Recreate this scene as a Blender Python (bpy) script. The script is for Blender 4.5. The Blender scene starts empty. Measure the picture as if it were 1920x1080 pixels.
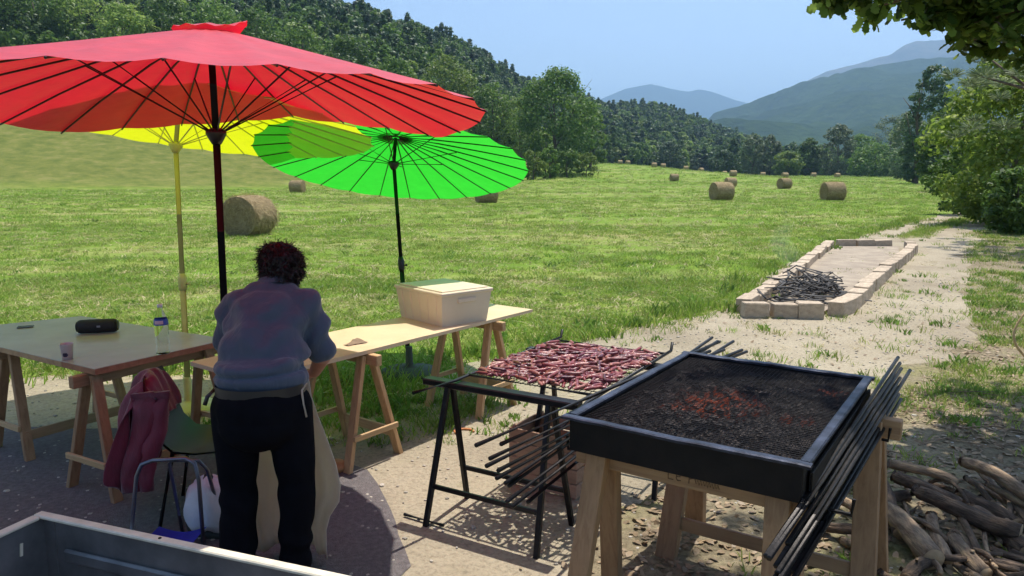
import bpy, bmesh, math, random
import numpy as np
from mathutils import Vector, Matrix, noise, Euler

# ------------------------------------------------------------------ camera, sky, sun, exposure
SC = bpy.context.scene
COL = SC.collection
R = math.radians
F, EYE = 1400.0, 1.85
PITCH = math.atan(215 / F)
cam_d = bpy.data.cameras.new('camera')
cam = bpy.data.objects.new('camera', cam_d)
COL.objects.link(cam)
cam_d.sensor_width = 36.0
cam_d.lens = 36.0 * F / 1920.0
cam_d.clip_start = 0.05
cam_d.clip_end = 30000.0
cam.location = (0, 0, EYE)
cam.rotation_euler = (math.pi / 2 - PITCH, 0, 0)
SC.camera = cam

SUN_EL, SUN_AZ = 70.0, 33.0            # azimuth clockwise from +Y (straight ahead)
world = bpy.data.worlds.new('World')
SC.world = world
world.use_nodes = True
wn = world.node_tree.nodes
sky = wn.new('ShaderNodeTexSky')
sky.sky_type = 'NISHITA'
sky.sun_disc = False
sky.sun_elevation = R(SUN_EL)
sky.sun_rotation = R(SUN_AZ)
sky.altitude = 700
sky.air_density = 1.0
sky.dust_density = 2.4
sky.ozone_density = 1.5
bg = wn['Background']
bg.inputs['Strength'].default_value = 0.15
world.node_tree.links.new(sky.outputs[0], bg.inputs['Color'])

sun_d = bpy.data.lights.new('sun', 'SUN')
sun_d.energy = 4.9
sun_d.angle = R(0.55)
sun_d.color = (1.0, 0.955, 0.88)
sun = bpy.data.objects.new('sun', sun_d)
COL.objects.link(sun)
el, az = R(SUN_EL), R(SUN_AZ)
SUNV = Vector((math.cos(el) * math.sin(az), math.cos(el) * math.cos(az), math.sin(el)))
sun.rotation_euler = SUNV.to_track_quat('Z', 'Y').to_euler()
sun.location = SUNV * 60

vs = SC.view_settings
vs.view_transform = 'Standard'
vs.look = 'None'
vs.exposure = 0.42
vs.gamma = 1.0
vs.use_curve_mapping = False
SC.render.engine = 'CYCLES'
cy = SC.cycles
cy.use_denoising = True
cy.max_bounces = 6
cy.diffuse_bounces = 2
cy.glossy_bounces = 3
cy.transmission_bounces = 8
cy.transparent_max_bounces = 12
cy.volume_bounces = 0
cy.use_adaptive_sampling = True
cy.adaptive_threshold = 0.02
cy.sample_clamp_indirect = 6.0

# ------------------------------------------------------------------ helpers
random.seed(7)
rng = np.random.default_rng(7)


def at(px, py, z=0.0):
    """ground (or height z) point seen at a pixel of the 1920x1080 photograph"""
    u = (px - 960) / F
    v = (540 - py) / F
    c, s = math.cos(PITCH), math.sin(PITCH)
    t = (z - EYE) / (-s + v * c)
    return Vector((u * t, (c + v * s) * t, z))


def lerp(a, b, t):
    return a + (b - a) * t


def sstep(a, b, x):
    t = min(1.0, max(0.0, (x - a) / (b - a)))
    return t * t * (3 - 2 * t)


ORG = {}


def thing(name, label, cat, loc=(0, 0, 0), group=None, rz=0.0, kind=None):
    o = bpy.data.objects.new(name, None)
    o.empty_display_size = 0.1
    COL.objects.link(o)
    o.location = loc
    o.rotation_euler = (0, 0, rz)
    ORG[o.name] = Vector(loc)
    tag(o, label, cat, group, kind)
    return o


def tag(o, label=None, cat=None, group=None, kind=None):
    if label:
        o['label'] = label
    if cat:
        o['category'] = cat
    if group:
        o['group'] = group
    if kind:
        o['kind'] = kind
    return o


def copy_tree(o, parent=None):
    c = o.copy()
    COL.objects.link(c)
    c.parent = parent
    for ch in list(o.children):
        copy_tree(ch, c)
    return c


def link(name, me, parent=None, mats=None):
    o = bpy.data.objects.new(name, me)
    COL.objects.link(o)
    if mats is not None:
        for m in (mats if isinstance(mats, (list, tuple)) else [mats]):
            me.materials.append(m)
    if parent is not None:
        o.parent = parent
        ORG[o.name] = ORG.get(parent.name, Vector((0, 0, 0)))
    return o


def basis(d, up=Vector((0, 0, 1))):
    d = Vector(d).normalized()
    if abs(d.dot(up)) > 0.98:
        up = Vector((0, 1, 0))
    x = d.cross(up).normalized()
    y = x.cross(d).normalized()
    return x, y, d


class MB:
    """collects shapes, then links them as ONE mesh object"""

    def __init__(s):
        s.v, s.f, s.m = [], [], []

    def add(s, verts, faces, mi=0):
        b = len(s.v)
        s.v += [Vector(q) for q in verts]
        s.f += [[b + i for i in f] for f in faces]
        s.m += [mi] * len(faces)
        return s

    def box(s, c, size, M=None, mi=0, bev=0.0):
        c = Vector(c)
        hx, hy, hz = size[0] / 2, size[1] / 2, size[2] / 2
        if bev <= 0:
            vs_ = [Vector((x * hx, y * hy, z * hz)) for x in (-1, 1) for y in (-1, 1) for z in (-1, 1)]
            fs = [(0, 1, 3, 2), (4, 6, 7, 5), (0, 4, 5, 1), (2, 3, 7, 6), (0, 2, 6, 4), (1, 5, 7, 3)]
        else:
            b = min(bev, hx * .9, hy * .9, hz * .9)
            vs_, fs = [], []
            idx = {}
            for x in (-1, 1):
                for y in (-1, 1):
                    for z in (-1, 1):
                        for a in range(3):
                            h = [hx - b, hy - b, hz - b]
                            h[a] += b
                            idx[(x, y, z, a)] = len(vs_)
                            vs_.append(Vector((x * h[0], y * h[1], z * h[2])))
            for a in range(3):
                o1, o2 = [k for k in range(3) if k != a]
                for sg in (-1, 1):
                    q = []
                    for s1, s2 in ((-1, -1), (1, -1), (1, 1), (-1, 1)):
                        k = [0, 0, 0]
                        k[a], k[o1], k[o2] = sg, s1, s2
                        q.append(idx[(k[0], k[1], k[2], a)])
                    fs.append(q)
            for a in range(3):
                o1, o2 = [k for k in range(3) if k != a]
                for s1 in (-1, 1):
                    for s2 in (-1, 1):
                        q = []
                        for sg, ax in ((-1, o1), (1, o1), (1, o2), (-1, o2)):
                            k = [0, 0, 0]
                            k[a], k[o1], k[o2] = sg, s1, s2
                            q.append(idx[(k[0], k[1], k[2], ax)])
                        fs.append(q)
            for x in (-1, 1):
                for y in (-1, 1):
                    for z in (-1, 1):
                        fs.append([idx[(x, y, z, a)] for a in range(3)])
        if M is not None:
            vs_ = [M @ q for q in vs_]
        return s.add([c + q for q in vs_], fs, mi)

    def bar(s, p0, p1, w, h, up=Vector((0, 0, 1)), mi=0, bev=0.0):
        """rectangular bar from p0 to p1, w across, h along 'up'"""
        p0, p1 = Vector(p0), Vector(p1)
        x, y, d = basis(p1 - p0, up)
        M = Matrix((x, y, d)).transposed()
        return s.box((p0 + p1) / 2, (w, h, (p1 - p0).length), M, mi, bev)

    def tube(s, pts, rad, seg=8, mi=0, cap=True, flat=1.0):
        pts = [Vector(p) for p in pts]
        n = len(pts)
        rr = rad if isinstance(rad, (list, tuple)) else [rad] * n
        b = len(s.v)
        px = None
        for i, p in enumerate(pts):
            d = (pts[min(n - 1, i + 1)] - pts[max(0, i - 1)])
            if d.length < 1e-9:
                d = Vector((0, 0, 1))
            d.normalize()
            if px is None:
                x, y, _ = basis(d)
            else:
                x = (px - d * px.dot(d))
                x = x.normalized() if x.length > 1e-6 else basis(d)[0]
                y = d.cross(x)
            px = x
            for k in range(seg):
                a = 2 * math.pi * k / seg
                s.v.append(p + (x * math.cos(a) + y * math.sin(a) * flat) * rr[i])
        for i in range(n - 1):
            for k in range(seg):
                a, c = b + i * seg + k, b + i * seg + (k + 1) % seg
                s.f.append([a, c, c + seg, a + seg])
                s.m.append(mi)
        if cap:
            s.f.append([b + k for k in range(seg)][::-1])
            s.f.append([b + (n - 1) * seg + k for k in range(seg)])
            s.m += [mi, mi]
        return s

    def lathe(s, prof, c=(0, 0, 0), seg=16, mi=0, M=None):
        c = Vector(c)
        b = len(s.v)
        for r, z in prof:
            for k in range(seg):
                a = 2 * math.pi * k / seg
                q = Vector((r * math.cos(a), r * math.sin(a), z))
                s.v.append(c + (M @ q if M is not None else q))
        for i in range(len(prof) - 1):
            for k in range(seg):
                a, d = b + i * seg + k, b + i * seg + (k + 1) % seg
                s.f.append([a, d, d + seg, a + seg])
                s.m.append(mi)
        s.f.append([b + k for k in range(seg)][::-1])
        s.f.append([b + (len(prof) - 1) * seg + k for k in range(seg)])
        s.m += [mi, mi]
        return s

    def grid(s, P, mi=0, close_u=False):
        """P: rows of points"""
        b = len(s.v)
        nu, nv = len(P), len(P[0])
        for row in P:
            s.v += [Vector(q) for q in row]
        for i in range(nu - 1):
            for j in range(nv - 1):
                s.f.append([b + i * nv + j, b + (i + 1) * nv + j, b + (i + 1) * nv + j + 1, b + i * nv + j + 1])
                s.m.append(mi)
        return s

    def mesh(s, name, org=Vector((0, 0, 0)), smooth=False):
        me = bpy.data.meshes.new(name)
        me.from_pydata([tuple(q - org) for q in s.v], [], s.f)
        me.polygons.foreach_set('material_index', s.m)
        if smooth:
            me.polygons.foreach_set('use_smooth', [True] * len(s.f))
        me.update()
        return me

    def build(s, name, mats, parent=None, smooth=False, local=False):
        org = Vector((0, 0, 0))
        if parent is not None:
            org = Vector((0, 0, 0)) if local else ORG.get(parent.name, org)
        elif not local:
            xs = [q.x for q in s.v]
            ys = [q.y for q in s.v]
            org = Vector(((min(xs) + max(xs)) / 2, (min(ys) + max(ys)) / 2, min(q.z for q in s.v)))
        me = s.mesh(name, org, smooth)
        o = link(name, me, parent, mats)
        if parent is None and not local:
            o.location = org
            ORG[o.name] = org
        if smooth == 'auto':
            pass
        return o


def np_mesh(name, V, Fq, smooth=False, mi=None):
    """fast mesh from numpy arrays: V (n,3), Fq (m,k) with k = 3 or 4"""
    me = bpy.data.meshes.new(name)
    V = np.asarray(V, dtype=np.float32)
    Fq = np.asarray(Fq, dtype=np.int32)
    m, k = Fq.shape
    me.vertices.add(len(V))
    me.vertices.foreach_set('co', V.ravel())
    me.loops.add(m * k)
    me.loops.foreach_set('vertex_index', Fq.ravel())
    me.polygons.add(m)
    me.polygons.foreach_set('loop_start', np.arange(0, m * k, k, dtype=np.int32))
    me.polygons.foreach_set('loop_total', np.full(m, k, dtype=np.int32))
    if smooth:
        me.polygons.foreach_set('use_smooth', np.ones(m, dtype=bool))
    if mi is not None:
        me.polygons.foreach_set('material_index', np.asarray(mi, dtype=np.int32))
    me.update()
    me.validate()
    return me


# ------------------------------------------------------------------ materials
MATS = {}


def nt(name):
    m = bpy.data.materials.new(name)
    m.use_nodes = True
    t = m.node_tree
    return m, t, t.nodes['Principled BSDF'], t.nodes['Material Output']


def N(t, typ, **kw):
    n = t.nodes.new(typ)
    for k, v in kw.items():
        if k in n.inputs.keys():
            n.inputs[k].default_value = v
        else:
            setattr(n, k, v)
    return n


def ramp(t, fac, stops):
    r = t.nodes.new('ShaderNodeValToRGB')
    e = r.color_ramp.elements
    while len(e) > 1:
        e.remove(e[-1])
    e[0].position, e[0].color = stops[0][0], (*stops[0][1], 1)
    for p, c in stops[1:]:
        q = e.new(p)
        q.color = (*c, 1)
    t.links.new(fac, r.inputs[0])
    return r.outputs[0]


def coords(t, scale=(1, 1, 1), kind='Object'):
    tc = t.nodes.new('ShaderNodeTexCoord')
    mp = t.nodes.new('ShaderNodeMapping')
    mp.inputs['Scale'].default_value = scale
    t.links.new(tc.outputs[kind], mp.inputs[0])
    return mp.outputs[0]


def noise_fac(t, co, scale, detail=4, rough=.6, dist=0.0):
    n = N(t, 'ShaderNodeTexNoise', Scale=scale, Detail=detail, Roughness=rough, Distortion=dist)
    t.links.new(co, n.inputs['Vector'])
    return n.outputs['Fac']


def bump(t, h, bsdf, strength=.3, dist=.01):
    b = N(t, 'ShaderNodeBump', Strength=strength, Distance=dist)
    t.links.new(h, b.inputs['Height'])
    t.links.new(b.outputs[0], bsdf.inputs['Normal'])


def mat(name, c1, c2=None, rough=.6, metal=0.0, scale=12, stretch=(1, 1, 1), bstr=.25, bscale=60, bdist=.004, detail=5,
        spec=.5, mid=None, rand=0.0):
    if name in MATS:
        return MATS[name]
    m, t, b, o = nt(name)
    c2 = c2 or tuple(x * .75 for x in c1)
    co = coords(t, stretch)
    f = noise_fac(t, co, scale, detail)
    stops = [(.3, c2), (.7, c1)] if mid is None else [(.28, c2), (.5, mid), (.72, c1)]
    col = ramp(t, f, stops)
    if rand > 0:
        oi = t.nodes.new('ShaderNodeObjectInfo')
        mr = N(t, 'ShaderNodeMapRange')
        mr.inputs[3].default_value = 1 - rand
        mr.inputs[4].default_value = 1 + rand
        t.links.new(oi.outputs['Random'], mr.inputs[0])
        hs = N(t, 'ShaderNodeHueSaturation')
        t.links.new(mr.outputs[0], hs.inputs['Value'])
        t.links.new(col, hs.inputs['Color'])
        col = hs.outputs[0]
    t.links.new(col, b.inputs['Base Color'])
    b.inputs['Roughness'].default_value = rough
    b.inputs['Metallic'].default_value = metal
    b.inputs['Specular IOR Level'].default_value = spec
    if bstr > 0:
        bump(t, noise_fac(t, co, bscale, 3), b, bstr, bdist)
    MATS[name] = m
    return m


def wood(name, light, dark, axis=2, rough=.65, knots=True):
    """pale planed timber: grain stretched along one axis"""
    if name in MATS:
        return MATS[name]
    m, t, b, o = nt(name)
    st = [22, 22, 22]
    st[axis] = 1.1
    co = coords(t, st)
    f = noise_fac(t, co, 1.6, 6, .65, .6)
    col = ramp(t, f, [(.25, dark), (.55, light), (.8, tuple(min(1, x * 1.12) for x in light))])
    co2 = coords(t)
    f2 = noise_fac(t, co2, 3.0, 3)
    mx = N(t, 'ShaderNodeMixRGB', blend_type='MULTIPLY')
    mx.inputs[0].default_value = .6
    t.links.new(col, mx.inputs[1])
    t.links.new(ramp(t, f2, [(.3, (.72, .68, .62)), (.65, (1, 1, 1))]), mx.inputs[2])
    oi = t.nodes.new('ShaderNodeObjectInfo')
    hs = N(t, 'ShaderNodeHueSaturation')
    mr = N(t, 'ShaderNodeMapRange')
    mr.inputs[3].default_value = .85
    mr.inputs[4].default_value = 1.1
    t.links.new(oi.outputs['Random'], mr.inputs[0])
    t.links.new(mr.outputs[0], hs.inputs['Value'])
    t.links.new(mx.outputs[0], hs.inputs['Color'])
    t.links.new(hs.outputs[0], b.inputs['Base Color'])
    b.inputs['Roughness'].default_value = rough
    bump(t, f, b, .25, .002)
    MATS[name] = m
    return m


def leafmat(name, c1, c2, trans=.45, rough=.5, by='island', c3=None):
    if name in MATS:
        return MATS[name]
    m, t, b, o = nt(name)
    if by == 'island':
        g = t.nodes.new('ShaderNodeNewGeometry')
        fac = g.outputs['Random Per Island']
    else:
        fac = t.nodes.new('ShaderNodeObjectInfo').outputs['Random']
    col = ramp(t, fac, [(0, c1), (1, c2)] if c3 is None else [(0, c1), (.55, c2), (1, c3)])
    oi = t.nodes.new('ShaderNodeObjectInfo')
    mr = N(t, 'ShaderNodeMapRange')
    mr.inputs[3].default_value = .7
    mr.inputs[4].default_value = 1.3
    t.links.new(oi.outputs['Random'], mr.inputs[0])
    hs = N(t, 'ShaderNodeHueSaturation')
    t.links.new(mr.outputs[0], hs.inputs['Value'])
    t.links.new(col, hs.inputs['Color'])
    t.links.new(hs.outputs[0], b.inputs['Base Color'])
    b.inputs['Roughness'].default_value = rough
    b.inputs['Specular IOR Level'].default_value = .3
    tr = t.nodes.new('ShaderNodeBsdfTranslucent')
    t.links.new(hs.outputs[0], tr.inputs['Color'])
    mx = t.nodes.new('ShaderNodeMixShader')
    mx.inputs[0].default_value = trans
    t.links.new(b.outputs[0], mx.inputs[1])
    t.links.new(tr.outputs[0], mx.inputs[2])
    t.links.new(mx.outputs[0], o.inputs['Surface'])
    MATS[name] = m
    return m


def fabric(name, col, trans=.55, col2=None, tcol=None):
    """thin parasol cloth that lets the sun glow through"""
    m, t, b, o = nt(name)
    co = coords(t)
    f = noise_fac(t, co, 5, 3)
    c2 = col2 or tuple(x * .74 for x in col)
    c = ramp(t, f, [(.3, c2), (.7, col)])
    t.links.new(c, b.inputs['Base Color'])
    b.inputs['Roughness'].default_value = .42
    b.inputs['Specular IOR Level'].default_value = .55
    b.inputs['Sheen Weight'].default_value = .1
    bump(t, noise_fac(t, co, 14, 3), b, .3, .01)
    tr = t.nodes.new('ShaderNodeBsdfTranslucent')
    if tcol:
        tr.inputs['Color'].default_value = (*tcol, 1)
    else:
        t.links.new(c, tr.inputs['Color'])
    mx = t.nodes.new('ShaderNodeMixShader')
    mx.inputs[0].default_value = trans
    t.links.new(b.outputs[0], mx.inputs[1])
    t.links.new(tr.outputs[0], mx.inputs[2])
    t.links.new(mx.outputs[0], o.inputs['Surface'])
    MATS[name] = m
    return m


PINE = (.62, .40, .20)
W_X = wood('planed_pine_x', (.60, .40, .20), (.42, .25, .10), 0)
W_Y = wood('planed_pine_y', (.60, .40, .20), (.42, .25, .10), 1)
W_Z = wood('planed_pine_z', (.58, .36, .17), (.40, .22, .09), 2)
W_OLD = wood('weathered_beech_z', (.40, .24, .12), (.24, .13, .06), 2)
W_OLDX = wood('weathered_beech_x', (.42, .26, .13), (.26, .14, .07), 0)
IRON = mat('black_iron', (.022, .022, .026), (.010, .010, .012), rough=.42, metal=.6, scale=20, bstr=.2, bscale=90)
SOOT = mat('sooty_steel', (.010, .0075, .0065), (.0022, .0022, .0027), rough=.62, spec=.25, metal=.0, scale=14, bstr=.3, bscale=50)
RIMM = mat('blued_rim_steel', (.085, .095, .135), (.016, .016, .020), mid=(.045, .05, .07), rough=.42, metal=.75, scale=11, bstr=.35, bscale=30, bdist=.003)
RODM = mat('rusty_dark_rod', (.040, .036, .034), (.016, .014, .013), rough=.45, metal=.7, scale=30, bstr=.2, bscale=120)
BLACKP = mat('black_lacquer', (.012, .012, .013), (.008, .008, .009), rough=.35, scale=8, bstr=.05)

# ------------------------------------------------------------------ terrain
def interp(xs, ys, x):
    return float(np.interp(x, xs, ys))


YC_X = [-400, -200, -120, -58, -31, -12, 3, 10, 60, 115, 180, 300, 700]
YC_Y = [40, 55, 70, 86, 98, 150, 215, 240, 295, 335, 420, 640, 1400]
HS_U = [-1.6, -.7, -.23, .04, .2, .35, .46]
HS_S = [.40, .35, .255, .205, .175, .085, .0]
HD_D = [260, 250, 215, 190, 225, 255, 200]


def hill_d(x, y):
    return y - interp(YC_X, YC_Y, x)


def terrain(x, y):
    if y < 20 and abs(x) < 60:
        return 0.0
    r = math.hypot(x, y)
    a = sstep(90, 240, y)
    z = 4.8 * a * lerp(1, .2, sstep(25, 75, x)) * (1 - sstep(500, 900, r))
    if y > 30:
        d = hill_d(x, y)
        if d > 0:
            u = max(-1.6, min(.46, x / y))
            s, dc = interp(HS_U, HS_S, u), interp(HS_U, HD_D, u)
            if d < dc:
                h = s * d * (.62 + .38 * sstep(0, 90, d))
            else:
                h = s * dc - .12 * (d - dc)
            nz = noise.noise(Vector((x * .012, y * .012, 3.1))) * 7 + noise.noise(Vector((x * .035, y * .035, 1.7))) * 2.5
            h += nz * sstep(20, 120, d) * min(1, s * 4)
            z += max(h, -2)
    if r > 25:
        z += noise.noise(Vector((x * .05, y * .05, 9.2))) * .22 * sstep(25, 60, r) * (1 if y > 0 else .3)
    return z


def make_ground():
    rads = [0.0] + list(np.geomspace(1.2, 900, 130)) + list(np.geomspace(1000, 8800, 22))
    az = []
    a = -180.0
    while a < 180 - 1e-6:
        az.append(a)
        a += .75 if -48 <= a < 48 else 4.0
    V = [(0, 0, 0)]
    Fc = []
    n = len(az)
    for r in rads[1:]:
        for a in az:
            x, y = r * math.sin(R(a)), r * math.cos(R(a))
            z = terrain(x, y) if r < 950 else min(terrain(x, y), 0) - 12 * sstep(900, 3000, r)
            V.append((x, y, z))
    tri = [(0, 1 + (k + 1) % n, 1 + k) for k in range(n)]
    quads = []
    for i in range(len(rads) - 2):
        b = 1 + i * n
        for k in range(n):
            quads.append((b + k, b + (k + 1) % n, b + n + (k + 1) % n, b + n + k))
    me = bpy.data.meshes.new('field')
    me.from_pydata(V, [], tri + quads)
    me.polygons.foreach_set('use_smooth', [True] * len(me.polygons))
    at_ = me.attributes.new('uncut', 'FLOAT', 'POINT')
    at_.data.foreach_set('value', [sstep(-3, 4, hill_d(v[0], v[1])) if v[1] > 40 else 0.0 for v in V])
    me.update()
    return me


def ground_material():
    m, t, b, o = nt('mown_meadow')
    co = coords(t)
    big = noise_fac(t, co, .06, 4, .6)
    mid = noise_fac(t, co, .55, 5, .65)
    stx = coords(t, (.35, 1.6, 1))
    swath = noise_fac(t, stx, .22, 4, .6, .4)
    fine = noise_fac(t, co, 9, 4, .7)
    green = ramp(t, mid, [(.25, (.105, .185, .022)), (.5, (.175, .265, .036)), (.75, (.265, .315, .062))])
    straw = ramp(t, fine, [(.3, (.30, .28, .11)), (.7, (.50, .43, .22))])
    mx = N(t, 'ShaderNodeMixRGB')
    t.links.new(ramp(t, swath, [(.50, (0, 0, 0)), (.66, (.7, .7, .7))]), mx.inputs[0])
    t.links.new(green, mx.inputs[1])
    t.links.new(straw, mx.inputs[2])
    mx2 = N(t, 'ShaderNodeMixRGB', blend_type='MULTIPLY')
    mx2.inputs[0].default_value = .75
    t.links.new(mx.outputs[0], mx2.inputs[1])
    t.links.new(ramp(t, big, [(.3, (.72, .82, .62)), (.7, (1.1, 1.05, 1.0))]), mx2.inputs[2])
    mx3 = N(t, 'ShaderNodeMixRGB', blend_type='MULTIPLY')
    mx3.inputs[0].default_value = .6
    t.links.new(mx2.outputs[0], mx3.inputs[1])
    t.links.new(ramp(t, fine, [(.3, (.62, .66, .55)), (.65, (1.05, 1.05, 1.0))]), mx3.inputs[2])
    un = t.nodes.new('ShaderNodeAttribute')
    un.attribute_name = 'uncut'
    mx4 = N(t, 'ShaderNodeMixRGB')
    t.links.new(un.outputs['Fac'], mx4.inputs[0])
    t.links.new(mx3.outputs[0], mx4.inputs[1])
    t.links.new(ramp(t, mid, [(.3, (.085, .115, .022)), (.55, (.15, .165, .038)), (.75, (.22, .20, .07))]), mx4.inputs[2])   # uncut, older grass on the bank
    t.links.new(mx4.outputs[0], b.inputs['Base Color'])
    b.inputs['Roughness'].default_value = .9
    b.inputs['Specular IOR Level'].default_value = .1
    ad = N(t, 'ShaderNodeMath', operation='ADD')
    t.links.new(fine, ad.inputs[0])
    t.links.new(mid, ad.inputs[1])
    bump(t, ad.outputs[0], b, .6, .06)
    return m


field = link('field', make_ground(), None, ground_material())
tag(field, 'mown green hay meadow rising to the wooded hill', None, None, 'structure')


def pip(poly, X, Y):
    """points in polygon, numpy"""
    inside = np.zeros(len(X), dtype=bool)
    n = len(poly)
    j = n - 1
    for i in range(n):
        xi, yi = poly[i]
        xj, yj = poly[j]
        c = ((yi > Y) != (yj > Y)) & (X < (xj - xi) * (Y - yi) / (yj - yi + 1e-12) + xi)
        inside ^= c
        j = i
    return inside


def inpoly(poly, x, y):
    c = False
    j = len(poly) - 1
    for i in range(len(poly)):
        xi, yi = poly[i]
        xj, yj = poly[j]
        if (yi > y) != (yj > y) and x < (xj - xi) * (y - yi) / (yj - yi) + xi:
            c = not c
        j = i
    return c


def ragged(poly, step=.25, amp=.12, seed=0, scale=1.3):
    out = []
    n = len(poly)
    for i in range(n):
        a, b = Vector((*poly[i], 0)), Vector((*poly[(i + 1) % n], 0))
        L = (b - a).length
        st = max(step, .018 * (a + b).length)
        k = max(1, int(L / st))
        d = (b - a).normalized()
        nn = Vector((-d.y, d.x, 0))
        for q in range(k):
            p = a.lerp(b, q / k)
            am = amp * (1 + .03 * p.length)
            p = p + nn * am * (noise.noise(Vector((p.x * scale, p.y * scale, seed))) + .6 * noise.noise(Vector((p.x * scale * 3, p.y * scale * 3, seed + 5))))
            out.append((p.x, p.y))
    return out


from mathutils.geometry import delaunay_2d_cdt


def sheet(name, poly, z, material, label):
    vs_, es, fs, *_ = delaunay_2d_cdt([Vector(p) for p in poly], [], [list(range(len(poly)))], 1, 1e-5)
    me = bpy.data.meshes.new(name)
    me.from_pydata([(v.x, v.y, z + terrain(v.x, v.y)) for v in vs_], [], [list(f) for f in fs])
    me.update()
    if me.polygons and me.polygons[0].normal.z < 0:
        me.flip_normals()
    o = link(name, me, None, material)
    return tag(o, label, None, None, 'structure')


TRACK = [(-9, -6), (-9, 6.7), (-6.2, 6.75), (-4.8, 6.7), (-2.9, 6.75), (-2.2, 6.35), (-1.55, 6.05), (-.9, 6.3), (-.46, 6.95), (.58, 8.0), (1.4, 8.75), (3.0, 10.1),
         (5.0, 14.2), (9.3, 20.7), (17.0, 30.9), (26.0, 41.0), (34, 47.5), (36, 45), (27.5, 37.5), (22.5, 33.5), (16.2, 24.6), (11.6, 17.4), (8.4, 12.3), (6.9, 9.5),
         (6.0, 7.5), (5.0, 5.2), (4.2, 3.6), (4.5, -6)]
TRACK_R = ragged(TRACK, .22, .16, 2.0)
LITTER = [(.25, -6), (.15, 2.6), (.42, 3.6), (1.0, 4.55), (2.2, 4.95), (3.1, 5.9), (3.9, 6.8), (5.2, 8.1), (6.8, 11.0), (10.3, 16.8), (15.0, 23.9), (22.4, 33.2), (28.5, 38.3), (36, 45.4),
          (60, 60), (75, 40), (40, -6)]
LITTER_R = ragged(LITTER, .07, .30, 7.0, 1.9)


def track_material():
    m, t, b, o = nt('pale_limestone_gravel')
    co = coords(t)
    big = noise_fac(t, co, .45, 5, .65)
    sp = noise_fac(t, co, 34, 4, .7)
    c = ramp(t, big, [(.28, (.25, .205, .145)), (.5, (.37, .315, .225)), (.72, (.44, .38, .275))])
    mx = N(t, 'ShaderNodeMixRGB', blend_type='MULTIPLY')
    mx.inputs[0].default_value = .8
    t.links.new(c, mx.inputs[1])
    t.links.new(ramp(t, sp, [(.33, (.60, .58, .56)), (.5, (.95, .95, .95)), (.72, (1.15, 1.12, 1.08))]), mx.inputs[2])
    # weed-grown film in drifts
    f = noise_fac(t, co, 1.1, 6, .7)
    g = N(t, 'ShaderNodeMixRGB')
    t.links.new(ramp(t, f, [(.58, (0, 0, 0)), (.72, (.55, .55, .55))]), g.inputs[0])
    t.links.new(mx.outputs[0], g.inputs[1])
    g.inputs[2].default_value = (.22, .21, .09, 1)
    t.links.new(g.outputs[0], b.inputs['Base Color'])
    b.inputs['Roughness'].default_value = .95
    b.inputs['Specular IOR Level'].default_value = .15
    ad = N(t, 'ShaderNodeMath', operation='ADD')
    t.links.new(sp, ad.inputs[0])
    t.links.new(noise_fac(t, co, 7, 4), ad.inputs[1])
    bump(t, ad.outputs[0], b, .7, .02)
    return m


def litter_material():
    m, t, b, o = nt('dry_verge_soil')
    co = coords(t)
    big = noise_fac(t, co, .7, 5, .65)
    sp = noise_fac(t, co, 26, 5, .75)
    c = ramp(t, big, [(.3, (.19, .155, .10)), (.5, (.30, .255, .17)), (.62, (.25, .24, .10)), (.78, (.36, .31, .22))])
    mx = N(t, 'ShaderNodeMixRGB', blend_type='MULTIPLY')
    mx.inputs[0].default_value = .85
    t.links.new(c, mx.inputs[1])
    t.links.new(ramp(t, sp, [(.34, (.42, .39, .36)), (.52, (.95, .93, .9)), (.7, (1.25, 1.2, 1.1))]), mx.inputs[2])
    t.links.new(mx.outputs[0], b.inputs['Base Color'])
    b.inputs['Roughness'].default_value = .95
    b.inputs['Specular IOR Level'].default_value = .1
    bump(t, sp, b, .8, .03)
    return m


YARD = [(-9.5, -6.2), (-9.5, 5.15), (-5, 5.2), (-3.4, 5.25), (-2.2, 5.15), (-1.35, 4.85), (-.95, 4.45), (-.72, 4.05), (-.52, 3.3), (-.42, 2.4), (-.4, -6.2)]  # outline of the darker sheet, kept to ground the parasols shade
YARD_SHADE_R = ragged(YARD, .10, .07, 11.0, 2.2)
YARD_SHADE_M = mat('shade_toned_ground', (.200, .178, .172), (.115, .100, .100), rough=.92, scale=38, bstr=.9, bscale=120, bdist=.012, mid=(.15, .132, .130), spec=.2)  # yard ground toned down: the parasols' shade is deepened in its colour
TRACK_M = track_material()
LITTER_M = litter_material()
sheet('track', TRACK_R, .004, TRACK_M, 'pale limestone gravel track and yard')
sheet('painted_yard_shade', YARD_SHADE_R, .008, YARD_SHADE_M, 'ground with parasol shade painted in under the left table and the person')
sheet('verge', LITTER_R, .008, LITTER_M, 'dry grassy verge with leaf litter under the oak')

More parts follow.
